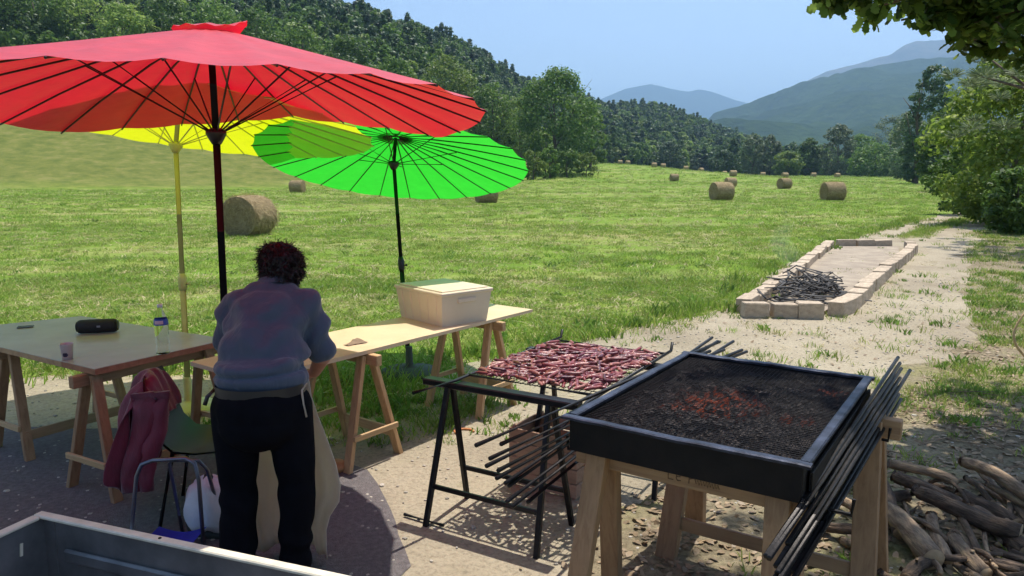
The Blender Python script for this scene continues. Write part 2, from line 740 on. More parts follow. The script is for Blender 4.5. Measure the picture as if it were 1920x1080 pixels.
# ------------------------------------------------------------------ scatter (uncountable stuff only)
def scatter(name, label, pts, rots, scls, picks, protos, cat=None):
    """one 'stuff' object: prototype meshes instanced on points"""
    col = bpy.data.collections.new(name + '_shapes')
    for i, (me, ms) in enumerate(protos):
        o = bpy.data.objects.new('%s_shape_%02d' % (name, i), me)
        if not me.materials:
            for mm in (ms if isinstance(ms, (list, tuple)) else [ms]):
                me.materials.append(mm)
        col.objects.link(o)
    me = bpy.data.meshes.new(name)
    me.vertices.add(len(pts))
    me.vertices.foreach_set('co', np.asarray(pts, dtype=np.float32).ravel())
    a = me.attributes.new('rot', 'FLOAT_VECTOR', 'POINT')
    a.data.foreach_set('vector', np.asarray(rots, dtype=np.float32).ravel())
    a = me.attributes.new('scl', 'FLOAT_VECTOR', 'POINT')
    a.data.foreach_set('vector', np.asarray(scls, dtype=np.float32).ravel())
    a = me.attributes.new('pick', 'INT', 'POINT')
    a.data.foreach_set('value', np.asarray(picks, dtype=np.int32))
    me.update()
    o = link(name, me)
    g = bpy.data.node_groups.new(name + '_nodes', 'GeometryNodeTree')
    g.interface.new_socket('Geometry', in_out='INPUT', socket_type='NodeSocketGeometry')
    g.interface.new_socket('Geometry', in_out='OUTPUT', socket_type='NodeSocketGeometry')
    gi, go = g.nodes.new('NodeGroupInput'), g.nodes.new('NodeGroupOutput')
    ip = g.nodes.new('GeometryNodeInstanceOnPoints')
    ci = g.nodes.new('GeometryNodeCollectionInfo')
    ci.inputs['Collection'].default_value = col
    ci.inputs['Separate Children'].default_value = True
    ci.inputs['Reset Children'].default_value = True

    def attr(n_, typ):
        q = g.nodes.new('GeometryNodeInputNamedAttribute')
        q.data_type = typ
        q.inputs['Name'].default_value = n_
        return next(s for s in q.outputs if s.enabled and s.name == 'Attribute')
    L = g.links.new
    L(gi.outputs[0], ip.inputs['Points'])
    L(ci.outputs[0], ip.inputs['Instance'])
    ip.inputs['Pick Instance'].default_value = True
    L(attr('pick', 'INT'), ip.inputs['Instance Index'])
    L(attr('rot', 'FLOAT_VECTOR'), ip.inputs['Rotation'])
    L(attr('scl', 'FLOAT_VECTOR'), ip.inputs['Scale'])
    L(ip.outputs[0], go.inputs[0])
    md = o.modifiers.new('scatter', 'NODES')
    md.node_group = g
    return tag(o, label, cat, None, 'stuff')


def blade_clump(seed, n, h, spread, width, lean=.5, flat=False):
    r = np.random.default_rng(seed)
    V, Fq = [], []
    for i in range(n):
        a, q = r.uniform(0, 2 * math.pi), spread * math.sqrt(r.uniform())
        b = np.array([q * math.cos(a), q * math.sin(a), 0])
        hh = h * r.uniform(.5, 1.15)
        la = r.uniform(0, 2 * math.pi)
        ll = hh * lean * r.uniform(.3, 1.4)
        tip = b + np.array([ll * math.cos(la), ll * math.sin(la), hh if not flat else hh * .22])
        midp = b + (tip - b) * .5 + np.array([0, 0, hh * .16])
        w = width * r.uniform(.6, 1.3)
        fa = r.uniform(0, math.pi)
        s = np.array([math.cos(fa), math.sin(fa), 0]) * w / 2
        k = len(V)
        V += [b - s, b + s, midp + s * .75, midp - s * .75, tip]
        Fq += [(k, k + 1, k + 2, k + 3), (k + 3, k + 2, k + 4, k + 4)]
    me = bpy.data.meshes.new('grass_clump')
    me.from_pydata([tuple(v) for v in V], [], [f[:3] if f[2] == f[3] else f for f in Fq])
    me.update()
    return me


G1 = leafmat('fresh_grass', (.12, .235, .024), (.21, .335, .042), .45, c3=(.31, .40, .075))
G2 = leafmat('yellow_grass', (.20, .27, .05), (.33, .36, .095), .4)
G3 = leafmat('cut_straw', (.36, .30, .14), (.54, .45, .24), .25)
G4 = leafmat('weed_green', (.10, .19, .03), (.18, .29, .05), .4)

protos = [(blade_clump(1, 22, .11, .13, .010, .6), G1), (blade_clump(2, 20, .10, .14, .009, .8), G1), (blade_clump(3, 16, .10, .13, .010, .7), G2),
          (blade_clump(4, 16, .13, .16, .008, 1.4, True), G3), (blade_clump(5, 14, .10, .10, .026, .7), G4)]
P, Rr, S, K = [], [], [], []


DRY = [(2.3, 19.5, 1.9, 2.4), (-.3, 17.5, 1.3, 1.3), (-1.2, 23, 3, 2.0), (-4.2, 11.2, 1.2, 1.0), (5.5, 29, 5, 3.5), (-9, 18, 3, 2), (.3, 12.4, .7, .8), (12, 60, 14, 8), (-6.5, 8.6, 1.0, .6), (-12, 40, 9, 6), (20, 95, 24, 14)]


def add_grass(n, y0, y1, umax, sc, weights, keep=None, poly=None, jit=.3):
    y = y0 + (y1 - y0) * np.sqrt(rng.uniform(0, 1, n) * (1 - (y0 / y1) ** 2) + (y0 / y1) ** 2) if keep is None else rng.uniform(y0, y1, n)
    y = np.sqrt(rng.uniform(y0 * y0, y1 * y1, n))
    x = rng.uniform(-umax, umax, n) * y
    ok = ~pip(TRACK_R, x, y) & ~pip(LITTER_R, x, y)
    x, y = x[ok], y[ok]
    for a, b in zip(x, y):
        if b > 50 and hill_d(a, b) > 0:
            continue
        # tufts gather in drifts; swathes of cut straw between them
        d = noise.noise(Vector((a * .55, b * .55, 4.0)))
        e = noise.noise(Vector((a * .12, b * .45, 8.0)))
        w = list(weights)
        dry = max((1 - ((a - qx) / rx_) ** 2 - ((b - qy) / ry_) ** 2) for qx, qy, rx_, ry_ in DRY)
        if dry > random.uniform(0, .6):
            w = [.6, .6, 2.5, 6, 0]
            if random.random() < .45:
                continue
        elif e > .10:
            w[3] *= 3.5
            w[2] *= 1.8
        if d > .1:
            w[0] *= 2
            w[4] *= 1.6
        k = random.choices(range(5), w)[0]
        s = sc * random.uniform(.6, 1.25) * (1 + .5 * max(0, d)) * (1 if k != 3 else 1.1)
        P.append((a, b, terrain(a, b) - .005))
        Rr.append((random.uniform(-.15, .15), random.uniform(-.15, .15), random.uniform(0, 6.28)))
        S.append((s * 1.15, s * 1.15, s * (.60 if k != 3 else .7)))
        K.append(k)


add_grass(11000, 6.0, 13, .80, .95, (4, 4, 4.5, 3.4, .9))
add_grass(13000, 12, 27, .78, 1.15, (4, 4, 4.5, 3.2, .5))
add_grass(12000, 26, 58, .76, 1.7, (4, 4, 4.5, 3.0, .2))
add_grass(9000, 56, 120, .74, 2.7, (4, 4, 4.5, 2.8, .1))
add_grass(7000, 112, 240, .70, 4.6, (5, 4, 4, 2.2, .1))
# taller fringe along the near edge of the meadow
fr = [(-9, 6.75), (-4.8, 6.75), (-2.9, 6.8), (-2.0, 6.4), (-1.5, 6.15), (-.9, 6.4), (-.46, 7.0), (.58, 8.1), (1.4, 8.8), (3.0, 10.2), (5.0, 14.3), (9.3, 20.8), (17.0, 31.0)]
for i in range(len(fr) - 1):
    a, b = Vector((*fr[i], 0)), Vector((*fr[i + 1], 0))
    for q in range(int((b - a).length * (26 if i < 9 else 9))):
        p = a.lerp(b, random.random()) + Vector((random.gauss(-.05, .22), random.gauss(.12, .22), 0))
        s = random.uniform(.7, 1.7)
        P.append((p.x, p.y, 0))
        Rr.append((random.uniform(-.15, .15), random.uniform(-.15, .15), random.uniform(0, 6.28)))
        S.append((s, s, s))
        K.append(random.choices(range(5), (5, 3, 3, 2, 3))[0])
# the weedy patch round the green parasol's foot and the table
for q in range(420):
    x, y = random.gauss(-1.0, .55), random.gauss(5.75, .5)
    if y < 4.9:
        continue
    s = random.uniform(.4, 1.0)
    P.append((x, y, .004)); Rr.append((0, 0, random.uniform(0, 6.28))); S.append((s, s, s * .8)); K.append(random.choices(range(5), (4, 3, 2, 2, 5))[0])
scatter('meadow_grass', 'short green and straw coloured grass of the hay meadow', P, Rr, S, K, protos, 'grass')

P, Rr, S, K = [], [], [], []
for q in range(17000):
    y = math.sqrt(random.uniform(2.5 ** 2, 32 ** 2)) if q % 3 else random.uniform(4.5, 14)
    x = y * random.uniform(.15, .78)
    if not inpoly(LITTER, x, y):
        if random.random() > .12 or not inpoly(TRACK, x, y):
            continue
    if y < 5.3 and random.random() < .75:
        continue
    d = noise.noise(Vector((x * .9, y * .9, 2.0)))
    if d < .0 and random.random() < .7:
        continue
    s = random.uniform(.3, .85) * (1 + y * .03)
    P.append((x, y, .006)); Rr.append((0, 0, random.uniform(0, 6.28))); S.append((s, s, s * .75)); K.append(random.choices(range(5), (2, 2, 4, 4, 2))[0])
# grass ridge between the wheel ruts
for q in range(520):
    t_ = random.random()
    pr = [(11.3, 21.3), (14.6, 25.7), (18.6, 30.4), (24.4, 36.6), (31, 43)]
    k = min(3, int(t_ * 4)); f = t_ * 4 - k
    x = lerp(pr[k][0], pr[k + 1][0], f) + random.gauss(0, .25 + .15 * t_); y = lerp(pr[k][1], pr[k + 1][1], f) + random.gauss(0, .2)
    s = random.uniform(.6, 1.3) * (1 + t_)
    P.append((x, y, .006)); Rr.append((0, 0, random.uniform(0, 6.28))); S.append((s, s, s * .8)); K.append(random.choices(range(5), (4, 4, 4, 2, 1))[0])
scatter('verge_grass', 'sparse dry grass tufts on the verge and between the wheel ruts', P, Rr, S, K, protos, 'grass')

# pebbles on the yard and fallen leaves under the oak, too many and too small to count
def pebble_mesh(seed):
    r = random.Random(seed)
    bm = bmesh.new()
    bmesh.ops.create_icosphere(bm, subdivisions=1, radius=1)
    for v in bm.verts:
        v.co = Vector((v.co.x * 1.2, v.co.y, v.co.z * .6)) * r.uniform(.75, 1.2)
    me = bpy.data.meshes.new('pebble')
    bm.to_mesh(me)
    bm.free()
    return me


PEB = mat('limestone_pebble', (.50, .45, .37), (.28, .25, .21), rough=.9, scale=3, bstr=0, rand=.3)
P, Rr, S, K = [], [], [], []
for q in range(5200):
    y = math.sqrt(random.uniform(2.6 ** 2, 13 ** 2))
    x = random.uniform(-.78, .8) * y
    if not inpoly(TRACK, x, y) and not inpoly(LITTER, x, y):
        continue
    s = random.uniform(.004, .010) * (1 + .04 * y) * (1.8 if random.random() < .06 else 1)
    P.append((x, y, .008)); Rr.append((0, 0, random.uniform(0, 6.28))); S.append((s, s, s)); K.append(random.randrange(3))
scatter('gravel', 'loose pale pebbles strewn over the track', P, Rr, S, K, [(pebble_mesh(i), PEB) for i in range(3)], 'gravel')


def litter_leaf(seed):
    r = random.Random(seed)
    V = [(0, -.5, 0), (.26, -.15, .06 * r.uniform(-1, 2)), (.22, .25, .1), (0, .5, .08), (-.22, .25, .1), (-.26, -.15, .06 * r.uniform(-1, 2))]
    me = bpy.data.meshes.new('fallen_leaf')
    me.from_pydata(V, [], [(0, 1, 5), (1, 2, 4, 5), (2, 3, 4)])
    me.update()
    return me


LL = leafmat('brown_fallen_leaf', (.14, .085, .045), (.30, .21, .12), .1, c3=(.42, .33, .21))
P, Rr, S, K = [], [], [], []
for q in range(9000):
    y = random.uniform(2.3, 9.5)
    x = random.uniform(.0, .8) * y
    if not inpoly(LITTER, x, y) and random.random() < .9:
        continue
    if noise.noise(Vector((x * 1.1, y * 1.1, 6))) < -.05 and random.random() < .7:
        continue
    s = random.uniform(.025, .065)
    P.append((x, y, .012)); Rr.append((random.gauss(0, .25), random.gauss(0, .25), random.uniform(0, 6.28))); S.append((s, s, s)); K.append(random.randrange(3))
scatter('leaf_litter', 'brown fallen leaves littering the ground under the oak', P, Rr, S, K, [(litter_leaf(i), LL) for i in range(3)], 'leaves')

# ------------------------------------------------------------------ trees
BARK = mat('grey_brown_bark', (.16, .12, .085), (.06, .045, .032), rough=.95, scale=9, stretch=(1, 1, .25), bstr=.8, bscale=26, bdist=.02)
LF = {
    'dark': leafmat('leaf_dark_green', (.050, .105, .020), (.10, .18, .034), .45, c3=(.155, .24, .05)),
    'mid': leafmat('leaf_mid_green', (.065, .13, .020), (.12, .205, .036), .45, c3=(.18, .27, .06)),
    'light': leafmat('leaf_light_green', (.12, .20, .032), (.20, .29, .055), .5, c3=(.28, .36, .09)),
    'grey': leafmat('leaf_grey_green', (.085, .125, .060), (.15, .20, .095), .4, c3=(.22, .26, .14)),
    'pine': leafmat('pine_needles', (.036, .075, .030), (.072, .125, .046), .3, c3=(.105, .16, .06)),
    'hazel': leafmat('leaf_hazel', (.13, .22, .03), (.25, .35, .055), .55, c3=(.40, .48, .11)),
}


def leaf_cloud(seed, clumps, per, size, normal_bias=.6, droop=0.0):
    """diamond leaves spread through overlapping clumps; clumps = [(centre, radius, squash)]"""
    r = np.random.default_rng(seed)
    Vs, n = [], 0
    C = np.array([c[0] for c in clumps], dtype=float)
    mid = C.mean(0)
    for (c, rad, sq) in clumps:
        k = max(3, int(per * r.uniform(.7, 1.3)))
        d = r.normal(size=(k, 3))
        d /= np.linalg.norm(d, axis=1)[:, None] + 1e-9
        q = rad * r.uniform(.35, 1.0, k) ** .6
        p = np.array(c) + d * q[:, None] * np.array([1, 1, sq])
        p[:, 2] -= droop * r.uniform(0, 1, k) * rad
        nrm = r.normal(size=(k, 3)) * (1 - normal_bias) + d * normal_bias + np.array([0, 0, .35])
        nrm /= np.linalg.norm(nrm, axis=1)[:, None] + 1e-9
        t1 = np.cross(nrm, r.normal(size=(k, 3)))
        t1 /= np.linalg.norm(t1, axis=1)[:, None] + 1e-9
        t2 = np.cross(nrm, t1)
        s = (size * r.uniform(.6, 1.35, k))[:, None]
        Vs.append(np.stack([p - t1 * s, p - t2 * s * .55 + nrm * s * .12, p + t1 * s, p + t2 * s * .55 + nrm * s * .12], 1).reshape(-1, 3))
        n += k
    V = np.concatenate(Vs)
    return V, np.arange(4 * n).reshape(-1, 4)


def crown_clumps(seed, c, rx, rz, n, rad, shape='round', low=-.6, squash=.75):
    r = random.Random(seed)
    out = []
    while len(out) < n:
        a, z = r.uniform(0, 2 * math.pi), r.uniform(low, 1)
        prof = math.sqrt(max(0, 1 - z * z)) if shape == 'round' else (max(0, (1 - (z - low) / (1 - low))) ** .8 + .05 if shape == 'cone' else math.sqrt(max(0, 1 - abs(z) ** 3)))
        q = prof * (r.uniform(.25, 1) ** .45)
        lump = 1 + .28 * noise.noise(Vector((math.cos(a) * 1.7, math.sin(a) * 1.7, z * 1.7 + seed)))
        p = (c[0] + rx * q * math.cos(a) * lump, c[1] + rx * q * math.sin(a) * lump, c[2] + rz * z * (.9 + .15 * lump))
        out.append((p, rad * r.uniform(.6, 1.25), squash))
    return out


def trunk_mesh(seed, h, r0, rx, rz, cz, limbs=6):
    r = random.Random(seed)
    mb = MB()
    pts, rad = [], []
    x = y = 0
    for i in range(7):
        t = i / 6
        pts.append(Vector((x, y, -.15 + t * h)))
        rad.append(r0 * (1.35 - .35 * min(1, t * 5)) * (1 - .75 * t))
        x += r.gauss(0, .02) * h * .6
        y += r.gauss(0, .02) * h * .6
    mb.tube(pts, rad, 8)
    for k in range(limbs):
        t = r.uniform(.35, .85)
        i = int(t * 6)
        a = k * 2.4 + r.uniform(-.4, .4)
        L = rx * r.uniform(.5, .85)
        p0 = pts[i]
        p1 = p0 + Vector((math.cos(a) * L * .5, math.sin(a) * L * .5, rz * .25))
        p2 = p0 + Vector((math.cos(a) * L, math.sin(a) * L, rz * r.uniform(.35, .7)))
        mb.tube([p0, p1, p2], [rad[i] * .55, rad[i] * .35, rad[i] * .12], 6)
    return mb


def tree(name, label, base, h, w, kind='mid', n=90, per=40, leaf=None, shape='round', group=None, seed=0, cat='tree', low=-.6, clear=.12, rad=None, lean=(0, 0), share=None):
    base = Vector(base)
    t = thing(name, label, cat, base, group)
    rz = h * (1 - clear) / (1 - low) if low > -.99 else h * (1 - clear) / 2
    cz = h - rz
    rx = w / 2
    if share is not None:
        src = share
        for ch in src.children:
            c = ch.copy()
            COL.objects.link(c)
            c.parent = t
        sh, sw = src['hw']
        t.scale = (w / sw, w / sw, h / sh)
        t.rotation_euler = (0, 0, seed * 1.7)
        return t
    t['hw'] = (h, w)
    mb = trunk_mesh(seed, h * .8, max(.06, h * .022), rx, rz, cz)
    mb.build('trunk', BARK, t, True, local=True)
    cl = crown_clumps(seed, (0, 0, cz), rx * .86, rz * .9, n, rad or rx * .26, shape, low)
    if lean != (0, 0):
        cl = [((p[0] + lean[0] * p[2], p[1] + lean[1] * p[2], p[2]), q, s) for p, q, s in cl]
    V, Fq = leaf_cloud(seed, cl, per, leaf or w * .022)
    me = np_mesh('crown', V, Fq)
    link('crown', me, t, LF[kind])
    return t


def onground(px, d, py=None):
    u = (px - 960) / F
    y = d
    x = u * y * (1 / math.cos(PITCH)) * (math.cos(PITCH))
    return Vector((x, y, terrain(x, y)))


def ztop(py, d):
    return EYE + (325 - py) * d / F


def mid_tree(px, d, ytop, wpx, kind, label, name='broadleaf_tree', group=None, seed=0, **kw):
    b = onground(px, d)
    h = max(2.0, ztop(ytop, d) - b.z)
    return tree(name, label, b, h, wpx * d / F, kind, group=group, seed=seed, **kw)


GH = 'trees along the foot of the wooded hill'
mid_tree(1040, 150, 138, 165, 'dark', 'large round dark green tree standing right of the green parasol', group=GH, seed=11, n=190, per=75, leaf=.30, clear=.05, low=-.8)
mid_tree(838, 165, 118, 150, 'light', 'pale green tree rising above the right end of the red parasol', group=GH, seed=12, n=130, per=60, leaf=.32)
mid_tree(925, 160, 165, 110, 'mid', 'mid green tree between the pale tree and the large dark tree', group=GH, seed=13, n=110, per=55, leaf=.30)
mid_tree(975, 175, 185, 90, 'light', 'slim light green tree just left of the large dark tree', group=GH, seed=14, n=80, per=50, leaf=.30)
mid_tree(1105, 168, 205, 70, 'mid', 'smaller green tree at the right flank of the large dark tree', group=GH, seed=15, n=80, per=50, leaf=.28)
SH = 'shrubs below the large dark tree'
sl = ['leftmost light green shrub at the foot of the large dark tree', 'second shrub from the left below the large dark tree', 'tall thin sapling among the shrubs below the dark tree', 'third broad shrub below the large dark tree', 'rightmost low shrub trailing away from the dark tree']
for i, (px, yt, w, k) in enumerate([(1000, 280, 50, 'light'), (1030, 272, 40, 'mid'), (1022, 250, 22, 'light'), (1062, 282, 55, 'mid'), (1098, 288, 50, 'light')]):
    mid_tree(px, 128 + 3 * i, yt, w, k, sl[i], 'shrub', SH, 30 + i, n=36, per=45, leaf=.20, clear=.0, low=-.9, cat='shrub')
GB = 'trees at the top of the grassy bank'
bl = [(15, -30, 150, 'dark', 'dark tree in the top left corner above the red parasol'), (95, -8, 120, 'mid', 'second tree from the left above the red parasol'),
      (185, 8, 130, 'light', 'bright yellow green tree above the left of the red parasol'), (262, 22, 100, 'light', 'smaller bright green tree beside the yellow green one'),
      (335, 5, 120, 'dark', 'dark tree above the middle of the red parasol'), (415, 20, 110, 'mid', 'green tree behind the red parasol top'),
      (490, 35, 110, 'dark', 'dark tree just right of the red parasol tip'), (575, 60, 110, 'mid', 'green tree above the right half of the red parasol'),
      (660, 85, 110, 'dark', 'dark tree over the folded right edge of the red parasol'), (745, 118, 110, 'mid', 'lower green tree near the right tip of the red parasol')]
for i, (px, yt, w, k, lb) in enumerate(bl):
    mid_tree(px, 140 + (i % 3) * 6, yt, w * 1.15, k, lb, 'broadleaf_tree', GB, 50 + i, n=90, per=60, leaf=.30)
GV = 'trees across the end of the meadow'
vl = [(1352, 285, 55, 'pine', 250, 'dark low tree at the far end of the meadow'), (1405, 255, 55, 'grey', 262, 'left blue grey willow at the far end of the meadow'),
      (1437, 257, 50, 'grey', 255, 'right blue grey willow at the far end of the meadow'), (1472, 288, 60, 'light', 235, 'low light green bush right of the two willows'),
      (1508, 262, 46, 'mid', 250, 'green tree between the light bush and the tall grey tree'), (1562, 238, 68, 'grey', 245, 'tall rounded grey green tree at the end of the meadow'),
      (1606, 255, 70, 'mid', 262, 'green tree right behind the tall grey tree'), (1632, 276, 104, 'dark', 215, 'wide dark round bush at the right end of the meadow'),
      (1655, 222, 90, 'grey', 290, 'grey green tree rising behind the wide dark bush'), (1250, 270, 70, 'pine', 300, 'dark pine at the foot of the wooded slope')]
for i, (px, yt, w, k, d, lb) in enumerate(vl):
    mid_tree(px, d, yt, w, k, lb, 'broadleaf_tree' if k != 'pine' else 'pine_tree', GV, 70 + i, n=80, per=60, leaf=.36, clear=.02, low=-.85)
GR = 'trees along the right hand edge of the meadow'
mid_tree(1708, 120, 128, 78, 'pine', 'tall dark narrow tree leaning right beside the hazel', 'narrow_tree', GR, 90, n=130, per=60, leaf=.24, shape='oval', low=-.95, clear=.02, lean=(.10, 0))
mid_tree(1690, 160, 215, 80, 'grey', 'grey green tree left of the tall dark narrow tree', 'broadleaf_tree', GR, 91, n=80, per=50, leaf=.3, low=-.9, clear=.02)
mid_tree(1765, 75, 205, 120, 'mid', 'mid green tree between the narrow dark tree and hazel', 'broadleaf_tree', GR, 92, n=110, per=70, leaf=.17, low=-.95, clear=.0)
mid_tree(1840, 60, 150, 170, 'grey', 'pale grey green tree behind the hazel', 'broadleaf_tree', GR, 93, n=120, per=70, leaf=.16, low=-.9, clear=.02)
mid_tree(1890, 27, 118, 300, 'hazel', 'big bright green hazel by the bend of the track', 'hazel_tree', GR, 94, n=170, per=85, leaf=.105, low=-.95, clear=.0, rad=.62)
mid_tree(1800, 34, 262, 120, 'mid', 'low green bush at the left foot of the hazel', 'shrub', GR, 95, n=70, per=70, leaf=.09, low=-.95, clear=0, cat='shrub')
mid_tree(1905, 23, 330, 130, 'dark', 'dark low bush under the hazel beside the track', 'shrub', GR, 96, n=70, per=80, leaf=.08, low=-.95, clear=0, cat='shrub')


def needle_pine():
    b = Vector((14.2, 18.5, 0))
    t = thing('pine_tree', 'grey green pine with bare twigs between the oak and the hazel', 'tree', b, GR)
    mb = trunk_mesh(5, 9.5, .2, 3.5, 3, 5, 18)
    mb.build('trunk', BARK, t, True, local=True)
    r = random.Random(3)
    cl = []
    for k in range(170):
        a, z = r.uniform(0, 6.28), r.uniform(3.2, 10)
        q = (11.5 - z) * .52 * math.sqrt(r.uniform(.1, 1))
        cl.append(((q * math.cos(a), q * math.sin(a), z - q * .12), r.uniform(.22, .42), .5))
    rr = np.random.default_rng(9)
    Vs = []
    for c, rad, sq in cl:
        k = 130
        d = rr.normal(size=(k, 3))
        d /= np.linalg.norm(d, axis=1)[:, None]
        p0 = np.array(c) + d * rad * .35 * np.array([1, 1, sq])
        p1 = np.array(c) + d * rad * np.array([1, 1, sq]) * rr.uniform(.7, 1.1, (k, 1)) + np.array([0, 0, .05])
        s = np.cross(d, rr.normal(size=(k, 3)))
        s /= np.linalg.norm(s, axis=1)[:, None] + 1e-9
        Vs.append(np.stack([p0 - s * .012, p0 + s * .012, p1 + s * .008, p1 - s * .008], 1).reshape(-1, 3))
    V = np.concatenate(Vs)
    link('crown', np_mesh('crown', V, np.arange(len(V)).reshape(-1, 4)), t, LF['grey'])


needle_pine()

# wooded hill: a far-off wood that reads as one mass
def far_tree(seed, kind):
    if kind == 'cone':
        cl = crown_clumps(seed, (0, 0, 4.4), 1.9, 4.2, 34, .75, 'cone', -.85, .6)
        V, Fq = leaf_cloud(seed, cl, 17, .42, .7)
    else:
        cl = crown_clumps(seed, (0, 0, 3.9), 2.6, 3.3, 40, .95, 'round', -.9, .8)
        V, Fq = leaf_cloud(seed, cl, 17, .46, .7)
    return np_mesh('far_tree', V, Fq)


fw = [(far_tree(1, 'round'), LF['mid']), (far_tree(2, 'round'), LF['dark']), (far_tree(3, 'cone'), LF['pine']), (far_tree(4, 'round'), LF['pine']), (far_tree(5, 'round'), LF['light']), (far_tree(6, 'cone'), LF['dark'])]
P, Rr, S, K = [], [], [], []
r = random.Random(21)
tries = 0
while len(P) < 12500 and tries < 80000:
    tries += 1
    u = r.uniform(-.86, .60)
    y = math.sqrt(r.uniform(100 ** 2, 640 ** 2))
    x = u * y
    d = hill_d(x, y)
    edge = 52 if x < -20 else lerp(52, 4, sstep(-20, 8, x))
    if d < edge + r.uniform(0, 10):
        continue
    uu = max(-1.6, min(.46, u))
    if d > interp(HS_U, HD_D, uu) + 25 and u < .40:
        continue
    hh = noise.noise(Vector((x * .02, y * .02, 5)))
    if hh > .42 and u < .1 and d > 90:          # bare rocky clearings
        continue
    s = r.uniform(.5, 1.2)
    up = sstep(20, 140, d) if u < .1 else .7
    k = r.choices(range(6), (3.2 * (1 - up) + 1.4, 2.2, 1.0 + 1.4 * up, 1.2 + 2.2 * up, 2.2 * (1 - up) + .35, 1.0))[0]
    P.append((x, y, terrain(x, y) - .3)); Rr.append((0, 0, r.uniform(0, 6.28))); S.append((s, s, s * r.uniform(.85, 1.25))); K.append(k)
scatter('hillside_wood', 'dense dark mixed wood covering the long hillside', P, Rr, S, K, fw, 'wood')

# far valley wood, right of the meadow behind the nearer trees
P, Rr, S, K = [], [], [], []
for q in range(1500):
    y = r.uniform(290, 620)
    x = y * r.uniform(.28, .78)
    s = r.uniform(.9, 1.7)
    P.append((x, y, terrain(x, y) - .3)); Rr.append((0, 0, r.uniform(0, 6.28))); S.append((s, s, s)); K.append(r.choices(range(6), (3, 3, 1, 2, 1, 1))[0])
scatter('valley_wood', 'distant wood filling the valley floor beyond the meadow', P, Rr, S, K, fw, 'wood')

# ------------------------------------------------------------------ mountains
def mountain(name, label, sky_pts, D, D0, mats_, rough=.05, seed=0, z0=-15, back=1.25, rock=None):
    """ridge with the skyline given as (px, py) of the photograph, standing at real distance D"""
    xs = [p[0] for p in sky_pts]
    ys = [p[1] for p in sky_pts]
    nx, nd = 150, 46
    rows = []
    for i in range(nd):
        t = i / (nd - 1)
        row = []
        for j in range(nx):
            px = lerp(xs[0], xs[-1], j / (nx - 1))
            crest = max(4, EYE + (325 - interp(xs, ys, px)) * D / F)
            u = (px - 960) / F
            if t < .72:
                q = t / .72
                d = lerp(D0, D, q)
                h = z0 + (crest - z0) * (q ** 1.15)
            else:
                q = (t - .72) / .28
                d = lerp(D, D * back, q)
                h = crest - (crest - z0) * q ** 1.2
            x, y = u * d, d
            k = 1.0 / D
            nzv = noise.noise(Vector((x * k * 9, y * k * 9, seed))) + .6 * noise.noise(Vector((x * k * 24, y * k * 24, seed + 3))) + .35 * noise.noise(Vector((x * k * 60, y * k * 60, seed + 6)))
            w_ = 1 if t < .72 else 1 - q
            edge = (.35 if abs(t - .72) < .02 else 1)
            h += nzv * rough * (crest - z0) * w_ * edge * min(1, t * 6)
            row.append((x, y, h))
        rows.append(row)
    mb = MB()
    mb.grid(rows)
    me = mb.mesh(name, smooth=True)
    o = link(name, me, None, mats_)
    return tag(o, label, None, None, 'structure')


def forest_far(name, c1, c2, sc):
    m, t, b, o = nt(name)
    co = coords(t)
    f = noise_fac(t, co, sc, 6, .7)
    f2 = noise_fac(t, co, sc * .12, 4, .6)
    mx = N(t, 'ShaderNodeMixRGB', blend_type='MULTIPLY')
    mx.inputs[0].default_value = .8
    t.links.new(ramp(t, f, [(.35, c1), (.65, c2)]), mx.inputs[1])
    t.links.new(ramp(t, f2, [(.35, (.6, .62, .6)), (.65, (1.2, 1.15, 1.05))]), mx.inputs[2])
    t.links.new(mx.outputs[0], b.inputs['Base Color'])
    b.inputs['Roughness'].default_value = 1
    b.inputs['Specular IOR Level'].default_value = 0
    bump(t, f, b, 1.0, 14.0)
    return m


FF = forest_far('far_forest', (.020, .042, .016), (.050, .085, .028), .035)
FR = forest_far('far_rock_and_scrub', (.07, .085, .055), (.16, .15, .12), .02)
mountain('wooded_mountain', 'blue green wooded mountain shoulder on the right', [(1230, 300), (1300, 250), (1330, 215), (1400, 196), (1470, 172), (1530, 150), (1600, 135), (1680, 122), (1760, 112), (1900, 100), (2150, 90)], 2600, 900, FF, .10, 3)
mountain('rocky_mountain', 'hazy rocky summit above the wooded mountain', [(1400, 215), (1480, 165), (1530, 140), (1600, 122), (1645, 112), (1668, 94), (1692, 84), (1725, 86), (1780, 78), (1900, 70), (2150, 60)], 4600, 2900, FR, .05, 8)
mountain('far_ridge', 'pale blue double hump ridge at the valley end', [(1050, 235), (1110, 195), (1165, 171), (1212, 162), (1255, 172), (1282, 176), (1300, 172), (1322, 175), (1362, 189), (1420, 205), (1500, 235)], 6800, 5200, FF, .03, 12)
mountain('side_ridge', 'low wooded ridge closing the valley', [(1180, 260), (1290, 235), (1350, 222), (1420, 228), (1500, 240), (1600, 250), (1700, 260)], 1500, 800, FF, .10, 17)


def haze_box():
    m = bpy.data.materials.new('valley_haze')
    m.use_nodes = True
    t = m.node_tree
    t.nodes.clear()
    out = t.nodes.new('ShaderNodeOutputMaterial')
    v = t.nodes.new('ShaderNodeVolumePrincipled')
    v.inputs['Color'].default_value = (.42, .68, 1.0, 1)
    v.inputs['Density'].default_value = HAZE
    v.inputs['Anisotropy'].default_value = .25
    t.links.new(v.outputs[0], out.inputs['Volume'])
    mb = MB()
    mb.box((0, 0, 430), (18400, 18400, 960))
    o = mb.build('haze', m, None, local=True)
    tag(o, 'thin blue summer haze filling the valley', 'haze', None, 'stuff')


HAZE = .00021
haze_box()

# ------------------------------------------------------------------ hay bales
HAY = None


